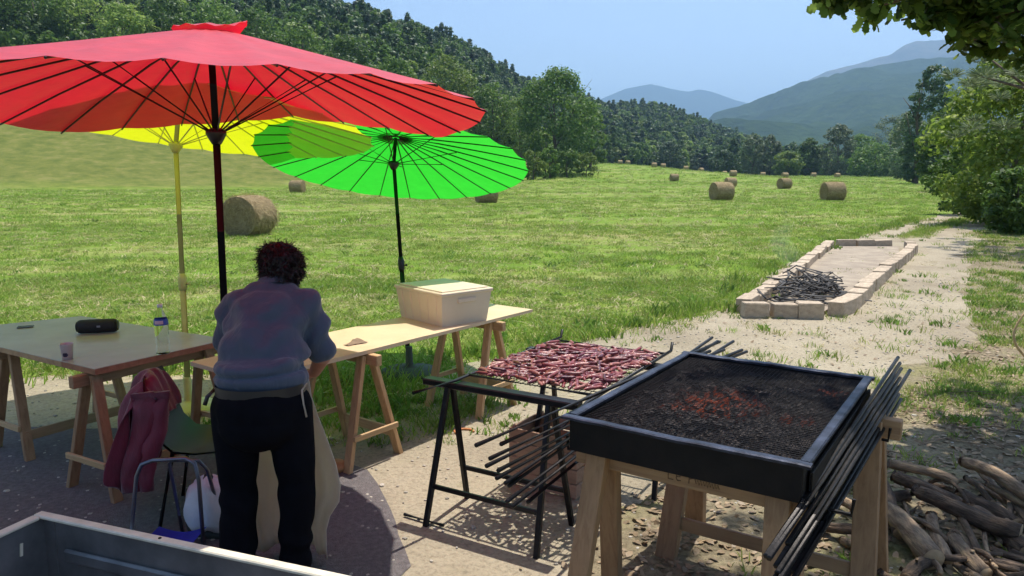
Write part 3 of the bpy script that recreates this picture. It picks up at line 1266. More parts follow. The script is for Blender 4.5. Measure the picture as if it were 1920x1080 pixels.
def hay_material():
    m, t, b, o = nt('baled_hay')
    co = coords(t, (1, 1, 1))
    f = noise_fac(t, co, 7, 6, .75)
    st = coords(t, (2, 26, 26))
    f2 = noise_fac(t, st, 2.2, 5, .7)
    mx = N(t, 'ShaderNodeMixRGB', blend_type='MULTIPLY')
    mx.inputs[0].default_value = .8
    t.links.new(ramp(t, f, [(.3, (.28, .205, .105)), (.7, (.58, .46, .28))]), mx.inputs[1])
    t.links.new(ramp(t, f2, [(.3, (.55, .5, .45)), (.7, (1.1, 1.08, 1.0))]), mx.inputs[2])
    t.links.new(mx.outputs[0], b.inputs['Base Color'])
    b.inputs['Roughness'].default_value = .95
    b.inputs['Specular IOR Level'].default_value = .1
    ad = N(t, 'ShaderNodeMath', operation='ADD')
    t.links.new(f, ad.inputs[0])
    t.links.new(f2, ad.inputs[1])
    bump(t, ad.outputs[0], b, 1.0, .06)
    return m


HAY = hay_material()
HAYS = leafmat('loose_hay_stalks', (.28, .20, .09), (.48, .37, .19), .15)


def bale_meshes(seed, stalks):
    r = random.Random(seed)
    W, RD = 1.22, .63
    seg, nl = 36, 11
    mb = MB()
    rows = []
    for i in range(nl):
        t = i / (nl - 1)
        x = (t - .5) * W
        rr = RD * (1 - .05 * (abs(t - .5) * 2) ** 6)
        row = []
        for k in range(seg + 1):
            a = 2 * math.pi * (k % seg) / seg
            q = rr * (1 + .022 * noise.noise(Vector((x * 4, math.cos(a) * 4, math.sin(a) * 4 + seed))) + (.012 if i % 2 else 0))
            z = q * math.sin(a)
            z = max(z, -RD * .93)
            row.append((x, q * math.cos(a), z + RD * .93))
        rows.append(row)
    mb.grid(rows)
    for sgn, ri in ((-1, 0), (1, nl - 1)):
        prev = rows[ri][:-1]
        for q, bulge in ((.8, .03), (.55, .045), (.3, .05), (.08, .04)):
            cur = [(x + sgn * bulge + sgn * .015 * noise.noise(Vector((y * 9, z * 9, seed))), y * q, (z - RD * .93) * q + RD * .93) for (x, y, z) in rows[ri][:-1]]
            b = len(mb.v)
            n = len(prev)
            mb.v += [Vector(p) for p in prev] + [Vector(p) for p in cur]
            for k in range(n):
                f = [b + k, b + (k + 1) % n, b + n + (k + 1) % n, b + n + k]
                mb.f.append(f if sgn < 0 else f[::-1])
                mb.m.append(0)
            prev = cur
        b = len(mb.v)
        mb.v += [Vector(p) for p in prev]
        mb.f.append([b + k for k in range(len(prev))])
        mb.m.append(0)
    body = mb.mesh('bale_roll', smooth=True)
    if not stalks:
        return body, None
    rr = np.random.default_rng(seed)
    n = stalks
    a = rr.uniform(0, 2 * math.pi, n)
    x = rr.uniform(-.5, .5, n) * W
    endm = rr.uniform(0, 1, n) < .35
    rad = np.where(endm, RD * np.sqrt(rr.uniform(.02, 1, n)), RD * 1.005)
    x = np.where(endm, np.sign(x) * (W * .5 + .045), x)
    p = np.stack([x, rad * np.cos(a), rad * np.sin(a) + RD * .93], 1)
    p[:, 2] = np.maximum(p[:, 2], .01)
    tang = np.stack([np.zeros(n), -np.sin(a), np.cos(a)], 1)
    nrm = np.where(endm[:, None], np.stack([np.sign(x), 0 * x, 0 * x], 1), np.stack([0 * x, np.cos(a), np.sin(a)], 1))
    d = tang + rr.normal(size=(n, 3)) * .45 + nrm * rr.uniform(.0, .5, (n, 1))
    d /= np.linalg.norm(d, axis=1)[:, None]
    L = rr.uniform(.06, .2, (n, 1))
    s = np.cross(d, nrm) * .006
    q = p + d * L
    V = np.stack([p - s, p + s, q + s * .5, q - s * .5], 1).reshape(-1, 3)
    return body, np_mesh('loose_stalks', V, np.arange(4 * n).reshape(-1, 4))


BM = [bale_meshes(1, 2600), bale_meshes(2, 900)]
BM2 = [bale_meshes(3, 0), bale_meshes(4, 0)]
bales = [
    # px, distance, yaw, label
    (468, 22.6, 78, 'big dark hay bale behind the bending person, end face turned to view'),
    (1350, 49.5, 14, 'hay bale in mid meadow left of the pair, showing a reddish end'),
    (1557, 49.5, 3, 'hay bale in mid meadow nearest the stone border and track'),
    (912, 49, 20, 'hay bale peeping out under the right rim of the green parasol'),
    (561, 74, -8, 'hay bale peeping out at the left under the green parasol'),
    (845, 57, 0, 'hay bale almost hidden below the green parasol rim beside its pole'),
    (1466, 87, 20, 'hay bale beyond the two nearest bales on the right'),
    (1366, 97, 10, 'hay bale just behind the reddish ended bale'),
    (1261, 124, 5, 'lone pale hay bale left of the mid meadow group'),
    (1370, 150, 0, 'distant hay bale peeking over the one behind the reddish ended bale'),
    (1466, 165, 8, 'distant hay bale straight behind the bale on the right'),
    (1425, 208, 0, 'far hay bale in front of the two grey willows'),
    (1519, 205, 0, 'far hay bale in front of the green tree by the tall grey tree'),
    (1563, 200, 12, 'far hay bale in front of the tall grey green tree'),
    (1160, 215, 0, 'leftmost far hay bale on the rise beyond the shrubs'),
    (1174, 222, 20, 'second far hay bale on the rise beyond the shrubs'),
    (1223, 195, 5, 'third and largest far hay bale on the rise'),
    (1240, 205, 0, 'far hay bale right beside the largest one on the rise'),
    (1282, 215, 0, 'far hay bale below the wooded slope, left of two'),
    (1310, 215, 30, 'far hay bale below the wooded slope, right of two'),
    (1354, 235, 0, 'tiny farthest hay bale by the dark low tree'),
]
for i, (px, d, yaw, lb) in enumerate(bales):
    b = onground(px, d)
    t = thing('hay_bale', lb, 'hay bale', (b.x, b.y, b.z - .02), 'round hay bales on the meadow', R(yaw))
    body, st = (BM[i % 2] if d < 130 else BM2[i % 2])
    body = body if i > 1 or True else body
    o = bpy.data.objects.new('bale_roll', body)
    COL.objects.link(o)
    o.parent = t
    if not body.materials:
        body.materials.append(HAY)
    if st is not None:
        o = bpy.data.objects.new('loose_stalks', st)
        COL.objects.link(o)
        o.parent = t
        o['kind'] = 'stuff'
        if not st.materials:
            st.materials.append(HAYS)

# ------------------------------------------------------------------ stone border with burnt branches
STONE = mat('tuff_block', (.56, .45, .32), (.36, .28, .20), rough=.92, scale=5, bstr=.6, bscale=38, bdist=.01, rand=.12)


def stone_mesh(seed):
    r = random.Random(seed)
    bm = bmesh.new()
    bmesh.ops.create_cube(bm, size=1)
    bmesh.ops.bevel(bm, geom=list(bm.edges), offset=.05, segments=1, affect='EDGES')
    for v in bm.verts:
        v.co += Vector((r.uniform(-1, 1), r.uniform(-1, 1), r.uniform(-1, 1))) * .022
    me = bpy.data.meshes.new('stone_block')
    bm.to_mesh(me)
    bm.free()
    me.materials.append(STONE)
    return me


SM = [stone_mesh(i) for i in range(5)]
bed = thing('stone_border', 'long bed edged with pale stone blocks beside the track', 'stone border', (5.4, 13.5, 0))


def stone_run(pts, length=.5):
    """blocks laid end to end along a polyline"""
    P_ = [Vector((*p, 0)) for p in pts]
    seglen = [(P_[i + 1] - P_[i]).length for i in range(len(P_) - 1)]
    tot = sum(seglen)
    n = max(1, round(tot / length))

    def pos(s):
        for i, L in enumerate(seglen):
            if s <= L or i == len(seglen) - 1:
                return P_[i].lerp(P_[i + 1], s / L)
            s -= L
    for k in range(n):
        a, b = pos(tot * k / n), pos(tot * (k + 1) / n - .012)
        c = (a + b) / 2
        d = b - a
        o = bpy.data.objects.new('stone_block', random.choice(SM))
        COL.objects.link(o)
        o.parent = bed
        hh = random.uniform(.185, .215)
        o.location = c - Vector((5.4, 13.5, 0)) + Vector((random.gauss(0, .012), random.gauss(0, .012), hh / 2 - .005))
        o.scale = (d.length * .975, .21, hh)
        o.rotation_euler = (random.gauss(0, .015), random.gauss(0, .012), math.atan2(d.y, d.x) + random.gauss(0, .03))


stone_run([(3.02, 9.55), (4.02, 9.46)], .34)
stone_run([(4.2, 9.58), (4.62, 10.05), (5.7, 11.75), (7.0, 13.8), (8.6, 16.2), (9.55, 17.75), (9.85, 18.5)], .52)
stone_run([(9.55, 18.75), (8.2, 18.8)], .45)
stone_run([(7.95, 18.65), (6.3, 15.6), (4.6, 12.4), (3.06, 9.78)], .52)
sand = MB()
sand.v = [Vector((x, y, .05 + random.uniform(0, .012))) for x, y in [(3.2, 9.7), (4.1, 9.65), (5.6, 11.8), (8.5, 16.3), (9.6, 18.5), (8.1, 18.6), (6.4, 15.6), (4.7, 12.4)]]
sand.f = [list(range(8))]
sand.m = [0]
sand.build('bed_soil', mat('sandy_ash', (.40, .33, .24), (.25, .20, .15), rough=.95, scale=3, bstr=.6, bscale=24, bdist=.02), bed)

BURNT = mat('charred_vine', (.10, .095, .092), (.025, .023, .022), rough=.85, scale=12, bstr=.4, rand=.2)
mb = MB()
r = random.Random(5)
for k in range(150):
    c = Vector((4.42 + r.gauss(0, .27), 11.0 + r.gauss(0, .48), 0))
    c.x += (c.y - 11.0) * .45
    q = max(0, 1 - ((c.x - 4.35 - (c.y - 11.0) * .45) / .75) ** 2 - ((c.y - 11.0) / 1.2) ** 2)
    z = .07 + q * r.uniform(0, .30)
    a = r.uniform(0, math.pi)
    L = r.uniform(.3, .62)
    d = Vector((math.cos(a), math.sin(a), r.gauss(0, .12)))
    bend = Vector((r.gauss(0, .09), r.gauss(0, .09), r.gauss(.03, .05)))
    p0 = c + Vector((0, 0, z)) - d * L / 2
    p1 = c + Vector((0, 0, z)) + bend
    p2 = c + Vector((0, 0, z)) + d * L / 2
    for p in (p0, p1, p2):
        p.z = max(p.z, .055)
    rr = r.uniform(.008, .02)
    mb.tube([p0, p1, p2], [rr, rr, rr * .5], 5)
o = mb.build('burnt_branch_heap', BURNT, None, True)
tag(o, 'grey heap of charred thin branches lying inside the stone border', 'branch heap', None, 'stuff')

# ------------------------------------------------------------------ trestles and tables
def wood_trestle(p0, p1, h, label, group, mz=W_Z, mx=W_X, spread=.22, leg=.052, beam=(.045, .07), inset=.12, bars=True):
    """A-frame trestle: beam from p0 to p1 (xy of its ends), h = top of the beam"""
    p0, p1 = Vector((*p0, 0)), Vector((*p1, 0))
    c = (p0 + p1) / 2
    d = (p1 - p0)
    L = d.length
    t = thing('wooden_trestle', label, 'trestle', c, group, math.atan2(d.y, d.x))
    mb = MB()
    mb.box((0, 0, h - beam[1] / 2), (L, beam[0], beam[1]), bev=.004)
    mb.build('beam', mx, t, local=True)
    for sx in (-1, 1):
        x = sx * (L / 2 - inset)
        for sy in (-1, 1):
            mb = MB()
            top = Vector((x, sy * (beam[0] / 2 + .016), h - .012))
            ft = Vector((x + sx * .045, sy * spread, 0))
            mb.bar(ft, top, leg * 1.15, leg * .62, Vector((0, 1, 0)), bev=.003)
            mb.build('leg', mz, t, local=True)
        if bars:
            mb = MB()
            zb = h * .30
            q = lerp(spread, beam[0] / 2 + .02, .30)
            mb.bar((x + sx * .075, -q - .02, zb), (x + sx * .075, q + .02, zb), .02, .035, bev=.002)
            mb.build('crossbar', W_Y, t, local=True)
    mb = MB()
    q = lerp(spread, beam[0] / 2 + .02, .22)
    mb.box((0, -q, h * .22), (L - 2 * inset + .12, .02, .065), bev=.003)
    mb.build('stretcher', mx, t, local=True)
    return t


TG = 'wooden trestles under the tables'
H1 = .725
wood_trestle((-2.47, 4.05), (-1.98, 4.92), H1, 'wooden trestle under the near end of the left table', TG, W_OLD, W_OLDX)
wood_trestle((-3.36, 4.68), (-2.92, 5.40), H1, 'wooden trestle under the far left end of the left table', TG, W_OLD, W_OLDX)
wood_trestle((-.83, 4.55), (-1.36, 4.95), H1, 'pale trestle under the near part of the right hand plank table', TG)
wood_trestle((-.06, 5.60), (-.60, 6.00), H1, 'pale trestle under the far end of the right hand plank table', TG)


def slab(mb, quad, z0, z1, mi=0):
    n = len(quad)
    b = len(mb.v)
    mb.v += [Vector((*p, z0)) for p in quad] + [Vector((*p, z1)) for p in quad]
    mb.f += [[b + k for k in range(n)][::-1], [b + n + k for k in range(n)]]
    mb.f += [[b + k, b + (k + 1) % n, b + n + (k + 1) % n, b + n + k] for k in range(n)]
    mb.m += [mi] * (n + 2)


def laminate():
    m, t, b, o = nt('dull_laminate')
    co = coords(t)
    f = noise_fac(t, co, 2.2, 4)
    t.links.new(ramp(t, f, [(.3, (.38, .36, .28)), (.7, (.48, .46, .37))]), b.inputs['Base Color'])
    b.inputs['Roughness'].default_value = .26
    b.inputs['Specular IOR Level'].default_value = .55
    bump(t, noise_fac(t, co, 30, 3), b, .04, .004)
    return m


tl = thing('trestle_table', 'wide greenish table top on wooden trestles at the left', 'table', (-2.9, 4.85, 0))
EDGE = wood('reddish_edge', (.38, .17, .085), (.24, .10, .05), 0)
LAM = laminate()
quadL = [(-2.34, 4.07), (-1.88, 4.83), (-2.17, 5.005), (-2.63, 4.245)]
mb = MB()
slab(mb, quadL, H1 + .004, H1 + .036)
tb = mb.build('end_board', EDGE, tl)
mb = MB()
slab(mb, [(-2.34 - .002, 4.072), (-1.882, 4.829), (-2.168, 5.002), (-2.628, 4.246)], H1 + .0365, H1 + .040)
mb.build('top_sheet', LAM, tb)
mb = MB()
slab(mb, [(-2.635, 4.248), (-2.175, 5.008), (-3.32, 5.66), (-4.02, 5.09)], H1 + .004, H1 + .034)
tb = mb.build('tabletop', W_OLDX, tl)
mb = MB()
slab(mb, [(-2.636, 4.250), (-2.177, 5.007), (-3.32, 5.657), (-4.015, 5.09)], H1 + .0345, H1 + .038)
mb.build('top_sheet', LAM, tb)
ZL = H1 + .040

# right-hand plank table
A_, N_ = Vector((.6, .8, 0)), Vector((-.8, .6, 0))
C0 = Vector((.17, 6.01, 0))
PLY = mat('pale_plywood', (.68, .53, .34), (.56, .42, .25), rough=.55, scale=3, stretch=(1, 1, 1), bstr=.12, bscale=40, rand=.05)
tr_ = thing('trestle_table', 'long pale plywood table on trestles right of the person', 'table', (-.8, 5.2, 0))
q = [C0, C0 + N_ * .62, C0 + N_ * .62 - A_ * 2.62, C0 - A_ * 2.62]
mid0, mid1 = C0 - A_ * 1.25, C0 + N_ * .62 - A_ * 1.25
mb = MB()
slab(mb, [(p.x, p.y) for p in (q[0], q[1], mid1, mid0)], H1 + .003, H1 + .026)
mb.build('plank_panel', PLY, tr_)
mb = MB()
e = A_ * .004
slab(mb, [(p.x, p.y) for p in (mid0 - e, mid1 - e, q[2], q[3])], H1 + .003, H1 + .0275)
mb.build('plank_panel', PLY, tr_)
ZR = H1 + .0275

# cream crate on the plank table
def crate():
    c = C0 - A_ * .72 + N_ * .33
    zr = H1 + .026
    t = thing('plastic_crate', 'cream plastic crate with a lid on the plank table', 'crate', (c.x, c.y, zr), None, math.atan2(A_.y, A_.x) - R(0))
    CRM = mat('cream_plastic', (.76, .64, .46), (.70, .57, .39), rough=.45, scale=4, bstr=.05)
    lx, ly, h = .46, .60, .255
    yaw = R(-12)
    t.rotation_euler.z += yaw
    mb = MB()
    n = 4
    prof = []
    for z, k in ((0, .90), (h - .03, 1.0)):
        prof.append([(-lx / 2 * k, -ly / 2 * k, z), (lx / 2 * k, -ly / 2 * k, z), (lx / 2 * k, ly / 2 * k, z), (-lx / 2 * k, ly / 2 * k, z)])
    b = 0
    mb.v = [Vector(p) for p in prof[0] + prof[1]]
    mb.f = [[3, 2, 1, 0], [4, 5, 6, 7]] + [[k, (k + 1) % 4, 4 + (k + 1) % 4, 4 + k] for k in range(4)]
    mb.m = [0] * 6
    mb.build('body', CRM, t, local=True)
    mb = MB()
    mb.box((0, 0, h - .017), (lx * 1.05, ly * 1.04, .026), bev=.006)
    mb.box((0, 0, h + .0005), (lx * .93, ly * .93, .012), bev=.004)
    mb.build('lid', CRM, t, local=True)
    for i in range(-2, 3):
        for sx in (-1, 1):
            mb = MB()
            y = i * ly * .19
            mb.bar((sx * (lx / 2 * .90 + .001), y * .9, .012), (sx * (lx / 2 + .001), y, h - .032), .012, .006, Vector((1, 0, 0)), bev=.002)
            mb.build('rib', CRM, t, local=True)
    for sy in (-1, 1):
        mb = MB()
        mb.box((0, sy * (ly / 2 * .985), h - .075), (.17, .022, .035), bev=.006)
        mb.build('handle', CRM, t, local=True)


crate()
# small cloth on the plank table
mb = MB()
c = C0 - A_ * 1.72 + N_ * .20
rows = []
for i in range(7):
    row = []
    for j in range(6):
        u_, v_ = i / 6 - .5, j / 5 - .5
        z = ZR + .004 + .022 * max(0, 1 - 3.2 * (u_ * u_ + v_ * v_)) * (1 + .6 * math.sin(9 * u_ + 4 * v_))
        p = c + A_ * u_ * .15 + N_ * v_ * .07 * (1 + .3 * math.sin(5 * u_))
        row.append((p.x, p.y, z))
    rows.append(row)
mb.grid(rows)
o = mb.build('folded_cloth', mat('brown_rag', (.30, .22, .14), (.20, .14, .09), rough=.9), None, True)
tag(o, 'small crumpled brown rag lying on the plank table beside the person', 'rag')

# ------------------------------------------------------------------ parasols
def parasol(name, label, foot, top, Rr_, rise, tilt, warp, cloth, metal, hub_drop, ribs=24, base=None, cap_flip=None, struts=12, pole_r=.019, knob=.95, finial=True):
    """foot: pole foot; top: centre of the rim plane; tilt: Euler of the canopy; warp(angle) lifts the rim"""
    foot, top = Vector(foot), Vector(top)
    M = Euler(tilt).to_matrix()
    t = thing(name, label, 'parasol', foot, 'parasols over the tables')

    def cp(a, q, off=0.0):
        z = rise * (1 - q ** 1.12) + warp(a) * q * q - off
        return top + M @ Vector((Rr_ * q * math.cos(a), Rr_ * q * math.sin(a), z))
    mb = MB()
    nr, sub = 9, 4
    rows = []
    for i in range(nr + 1):
        qq = .085 + .915 * i / nr
        row = []
        for k in range(ribs * sub + 1):
            f = (k % sub) / sub
            a = 2 * math.pi * (k % (ribs * sub)) / (ribs * sub)
            chord = 1 - (1 - math.cos(math.pi / ribs)) * math.sin(math.pi * f) * 1.0 * (qq if i else 0)
            if i == nr and f > 0:
                chord -= .006 * math.sin(math.pi * f)
            sag = .020 * math.sin(math.pi * f) * qq
            row.append(cp(a, qq * chord, sag))
        rows.append(row)
    mb.grid(rows)
    mb.build('canopy', cloth, t, 'smooth')
    # vent cap
    mb = MB()
    rows = []
    for i in range(4):
        qq = .005 + .125 * i / 3
        row = []
        for k in range(ribs + 1):
            a = 2 * math.pi * (k % ribs) / ribs
            z = .030 - .008 * (i / 3) + (.014 if (k % 2 and i == 3) else 0)
            if cap_flip and i >= 2:
                dd = math.cos(a - cap_flip)
                z += .070 * max(0, dd) ** 4 * (i - 1) / 2
            row.append(cp(a, qq) + M @ Vector((0, 0, z * .8)))
        rows.append(row)
    mb.grid(rows)
    cap = mb.build('vent_cap', cloth, t, True)
    if finial:
        mb = MB()
        mb.lathe([(.012, -.02), (.02, 0), (.018, .03), (.006, .05)], top + M @ Vector((0, 0, rise + .022)), 10, M=M)
        mb.build('finial', metal, t, True)
    for k in range(ribs):
        a = 2 * math.pi * k / ribs
        mb = MB()
        mb.tube([cp(a, .03, .014), cp(a, .35, .010), cp(a, .7, .009), cp(a, 1.005, .006)], [.0065, .006, .0055, .005], 5)
        mb.build('rib', metal, t)
    axis_top = top + M @ Vector((0, 0, rise - .02))
    joint = axis_top + M @ Vector((0, 0, -hub_drop))
    for k in range(struts):
        a = 2 * math.pi * (k * (ribs // struts)) / ribs
        mb = MB()
        mb.tube([joint + M @ Vector((.03 * math.cos(a), .03 * math.sin(a), .01)), cp(a, .46, .016)], .0048, 5)
        mb.build('strut', metal, t)
    mb = MB()
    mb.lathe([(.022, -.05), (.034, -.03), (.05, 0), (.05, .018), (.026, .03)], joint, 14, M=M)
    mb.build('runner_hub', metal, t, True)
    # pole: lower tube, upper tube and the tilting top
    mid = foot.lerp(joint, .52)
    kn = foot + (joint - foot) * (knob / max(.1, (joint - foot).length))
    mb = MB()
    mb.tube([foot, kn], pole_r * 1.25, 12)
    mb.build('lower_pole', metal, t, True)
    mb = MB()
    mb.tube([kn, joint], pole_r, 12)
    mb.tube([joint, axis_top], pole_r * .95, 12)
    mb.build('upper_pole', metal, t, True)
    mb = MB()
    dirn = (joint - foot).normalized()
    x, y, d = basis(dirn)
    Mk = Matrix((x, y, d)).transposed()
    mb.lathe([(pole_r * 1.3, -.07), (pole_r * 1.75, -.05), (pole_r * 1.75, .02), (pole_r * 1.2, .06)], kn, 12, M=Mk)
    kb = mb.build('clamp_collar', metal, t, True)
    mb = MB()
    mb.tube([kn - d * .02, kn - d * .02 - x * .055], [.012, .016], 8)
    mb.build('knob', metal, kb)
    if base:
        mb = MB()
        if base[0] == 'disc':
            rb = base[1]
            mb.lathe([(rb, 0), (rb, .025), (rb * .93, .045), (rb * .35, .075), (.035, .085), (.03, .26), (.026, .265)], foot, 28)
        mb.build('base', base[2], t, True)
    return t


RED = fabric('red_parasol_cloth', (.86, .060, .080), .31, tcol=(.80, .003, .030))
YEL = fabric('yellow_parasol_cloth', (.76, .78, .10), .42, tcol=(.80, .86, .004))
GRN = fabric('green_parasol_cloth', (.10, .66, .10), .42, tcol=(.025, .74, .035))
YPO = mat('pale_yellow_pole', (.62, .60, .22), (.52, .50, .17), rough=.4, bstr=.03)
CONC = mat('dark_concrete_base', (.055, .06, .058), (.035, .038, .036), rough=.8, scale=14, bstr=.3)


def red_warp(a):
    # rim height read off the photograph around the rim (degrees: 0 right, 90 away)
    A = [0, 40, 62, 90, 115, 150, 180, 225, 270, 305, 330, 360]
    Z = [.0, -.09, -.01, .075, .02, -.07, -.01, .10, .06, .06, .05, .0]
    return float(np.interp(math.degrees(a) % 360, A, Z))


parasol('parasol', 'large red parasol with a black pole in the foreground', (-1.50, 3.80, .01), (-1.50, 3.86, 2.165), 1.37, .40, (0, 0, 0), red_warp, RED, BLACKP, .50,
        base=('disc', .24, CONC), cap_flip=R(15), struts=12, knob=1.05, finial=False)
parasol('parasol', 'yellow parasol with a pale yellow pole behind the left table', (-2.54, 5.66, .01), (-2.52, 5.76, 2.25), 1.46, .24, (R(-8.6), R(5.0), 0), lambda a: 0.0, YEL, YPO, .42,
        base=('disc', .22, YPO), struts=8, knob=1.02)
parasol('parasol', 'bright green parasol tilted over the far end of the plank table', (-.95, 6.72, .01), (-1.08, 6.92, 1.94), 1.235, .26, (R(-16.5), R(3), 0), lambda a: 0.0, GRN, BLACKP, .25,
        base=('disc', .27, CONC), struts=8, knob=1.03, pole_r=.017)

# ------------------------------------------------------------------ metal trestles and the sausage rack
def metal_trestle(p0, p1, h, label, spread=.2, inset=.16):
    p0, p1 = Vector((*p0, 0)), Vector((*p1, 0))
    c = (p0 + p1) / 2
    d = p1 - p0
    L = d.length
    t = thing('metal_trestle', label, 'trestle', c, 'black metal trestles', math.atan2(d.y, d.x))
    mb = MB()
    mb.box((0, 0, h - .02), (L, .07, .036), bev=.006)
    mb.build('beam', IRON, t, local=True)
    for sx in (-1, 1):
        x = sx * (L / 2 - inset)
        for sy in (-1, 1):
            mb = MB()
            mb.bar((x + sx * .03, sy * spread, 0), (x, sy * .022, h - .03), .028, .028, Vector((0, 1, 0)), bev=.004)
            mb.build('leg', IRON, t, local=True)
    for sy in (-1, 1):
        mb = MB()
        q = lerp(spread, .02, .28)
        xx = L / 2 - inset + .02
        mb.bar((-xx, sy * q, h * .28), (xx, sy * q, h * .28), .02, .024, bev=.003)
        mb.build('stretcher', IRON, t, local=True)
    return t


HM = .755
metal_trestle((-.47, 3.955), (.33, 3.49), HM, 'black metal trestle carrying the near end of the sausage rack')
metal_trestle((.10, 4.66), (1.02, 4.12), HM, 'black metal trestle under the far end of the sausage rack')

RK0 = Vector((-.235, 3.93, 0))
RE1 = Vector((.86, -.51, 0)).normalized()      # along the near edge, to the right
RE2 = Vector((.51, .86, 0)).normalized()       # away
RW, RL = .76, 1.0
rk = thing('grill_rack', 'flat wire grill rack with long handles laid over the metal trestles', 'grill rack', (.42, 4.2, HM))
ZK = HM + .014


def rp(a, b, z=0.0):
    return RK0 + RE1 * a + RE2 * b + Vector((0, 0, ZK + z))


for a, nm, back in ((0.0, 'side_bar', .42), (RW, 'side_bar', .40)):
    mb = MB()
    mb.tube([rp(a - (.05 if a == 0 else .0), -back, -.045 if a else .0), rp(a, -.12, 0), rp(a, RL + .10, 0), rp(a, RL + .12, .05)], .0095, 8)
    mb.build(nm, IRON, rk, True)
for b in (0.0, RL):
    mb = MB()
    mb.tube([rp(0, b, .002), rp(RW, b, .002)], .0085, 8)
    mb.build('end_bar', IRON, rk, True)
mb = MB()
for i in range(1, 26):
    mb.tube([rp(RW * i / 26, .0, -.003), rp(RW * i / 26, RL, -.003)], .0022, 4, cap=False)
for i in range(1, 12):
    mb.tube([rp(0, RL * i / 12, -.007), rp(RW, RL * i / 12, -.007)], .0028, 4, cap=False)
o = mb.build('wire_mesh', IRON, rk)
o['kind'] = 'stuff'

# sausages and meat strips
SAUS = []
for i, (c1, c2) in enumerate([((.24, .058, .056), (.13, .028, .034)), ((.15, .034, .044), (.085, .018, .027)), ((.36, .145, .115), (.20, .058, .055))]):
    m, t, b, o = nt('raw_sausage_%d' % i)
    MATS['raw_sausage_%d' % i] = m
    co = coords(t)
    col = ramp(t, noise_fac(t, co, 55, 4), [(.3, c2), (.6, c1), (.8, tuple(min(1, x * 1.35) for x in c1))])
    oi = t.nodes.new('ShaderNodeObjectInfo')
    mr = N(t, 'ShaderNodeMapRange')
    mr.inputs[3].default_value = .65
    mr.inputs[4].default_value = 1.3
    t.links.new(oi.outputs['Random'], mr.inputs[0])
    hs = N(t, 'ShaderNodeHueSaturation')
    t.links.new(mr.outputs[0], hs.inputs['Value'])
    t.links.new(col, hs.inputs['Color'])
    t.links.new(hs.outputs[0], b.inputs['Base Color'])
    b.inputs['Roughness'].default_value = .33
    b.inputs['Subsurface Weight'].default_value = .0
    bump(t, noise_fac(t, co, 90, 3), b, .3, .003)
    SAUS.append(m)


def sausage_mesh(seed, m):
    r = random.Random(seed)
    L, rad, bend = r.uniform(.085, .12), r.uniform(.008, .0105), r.uniform(-.6, .6)
    pts, rr = [], []
    for i in range(9):
        t = i / 8
        a = (t - .5) * bend
        pts.append(Vector(((t - .5) * L, math.cos(a) * .06 * 0 + bend * L * ((t - .5) ** 2), r.uniform(-.001, .001))))
        e = min(t, 1 - t) * 8
        rr.append(rad * (math.sqrt(max(.05, 1 - (1 - min(1, e)) ** 2))) * r.uniform(.94, 1.05))
    mb = MB()
    mb.tube(pts, rr, 7)
    me = mb.mesh('sausage', smooth=True)
    me.materials.append(m)
    return me


SMS = [sausage_mesh(i, SAUS[i % 3]) for i in range(9)]
r = random.Random(12)
for k in range(285):
    a, b = r.uniform(.03, RW - .03), r.uniform(.03, RL - .10)
    if k > 200:
        a, b = r.gauss(RW * .5, .12), r.gauss(RL * .45, .17)
        a, b = min(max(a, .05), RW - .05), min(max(b, .07), RL - .2)
    o = bpy.data.objects.new('sausage', r.choice(SMS))
    COL.objects.link(o)
    lay = 0 if k < 140 else (.013 if k < 225 else .024)
    o.location = rp(a, b, .013 + lay + r.uniform(0, .004))
    o.rotation_euler = (r.uniform(0, 6.28) if False else 0, r.gauss(0, .07), r.gauss(.35, .75))
    if k >= 285:
        continue
    tag(o, 'raw red sausage lying in the crowd on the wire grill rack', 'sausage', 'raw sausages spread over the grill rack')

# the deeper layer of the crowd, too many to pick apart
mb = [MB(), MB(), MB()]
for k in range(330):
    a, b = r.uniform(.03, RW - .03), r.uniform(.03, RL - .07)
    src = r.randrange(9)
    me = SMS[src]
    M_ = Matrix.Translation(rp(a, b, .008 + r.uniform(0, .012))) @ Euler((0, r.gauss(0, .06), r.uniform(0, 3.14))).to_matrix().to_4x4()
    mb[src % 3].add([M_ @ v.co for v in me.vertices], [list(p.vertices) for p in me.polygons])
big = MB()
for i in range(3):
    big.add(mb[i].v, mb[i].f, i)
o = big.build('sausages', SAUS, None, True)
tag(o, 'lower layer of raw sausages crowded on the wire grill rack', 'sausages', None, 'stuff')

# ------------------------------------------------------------------ barbecue
BL = Vector((.215, 2.68, 0))
B1 = Vector((.83, -.558, 0)).normalized()
B2 = Vector((.558, .83, 0)).normalized()
BW, BLn, BZ, BD = .835, 1.21, .945, .122


def bp(a, b, z=0.0):
    return BL + B1 * a + B2 * b + Vector((0, 0, z))


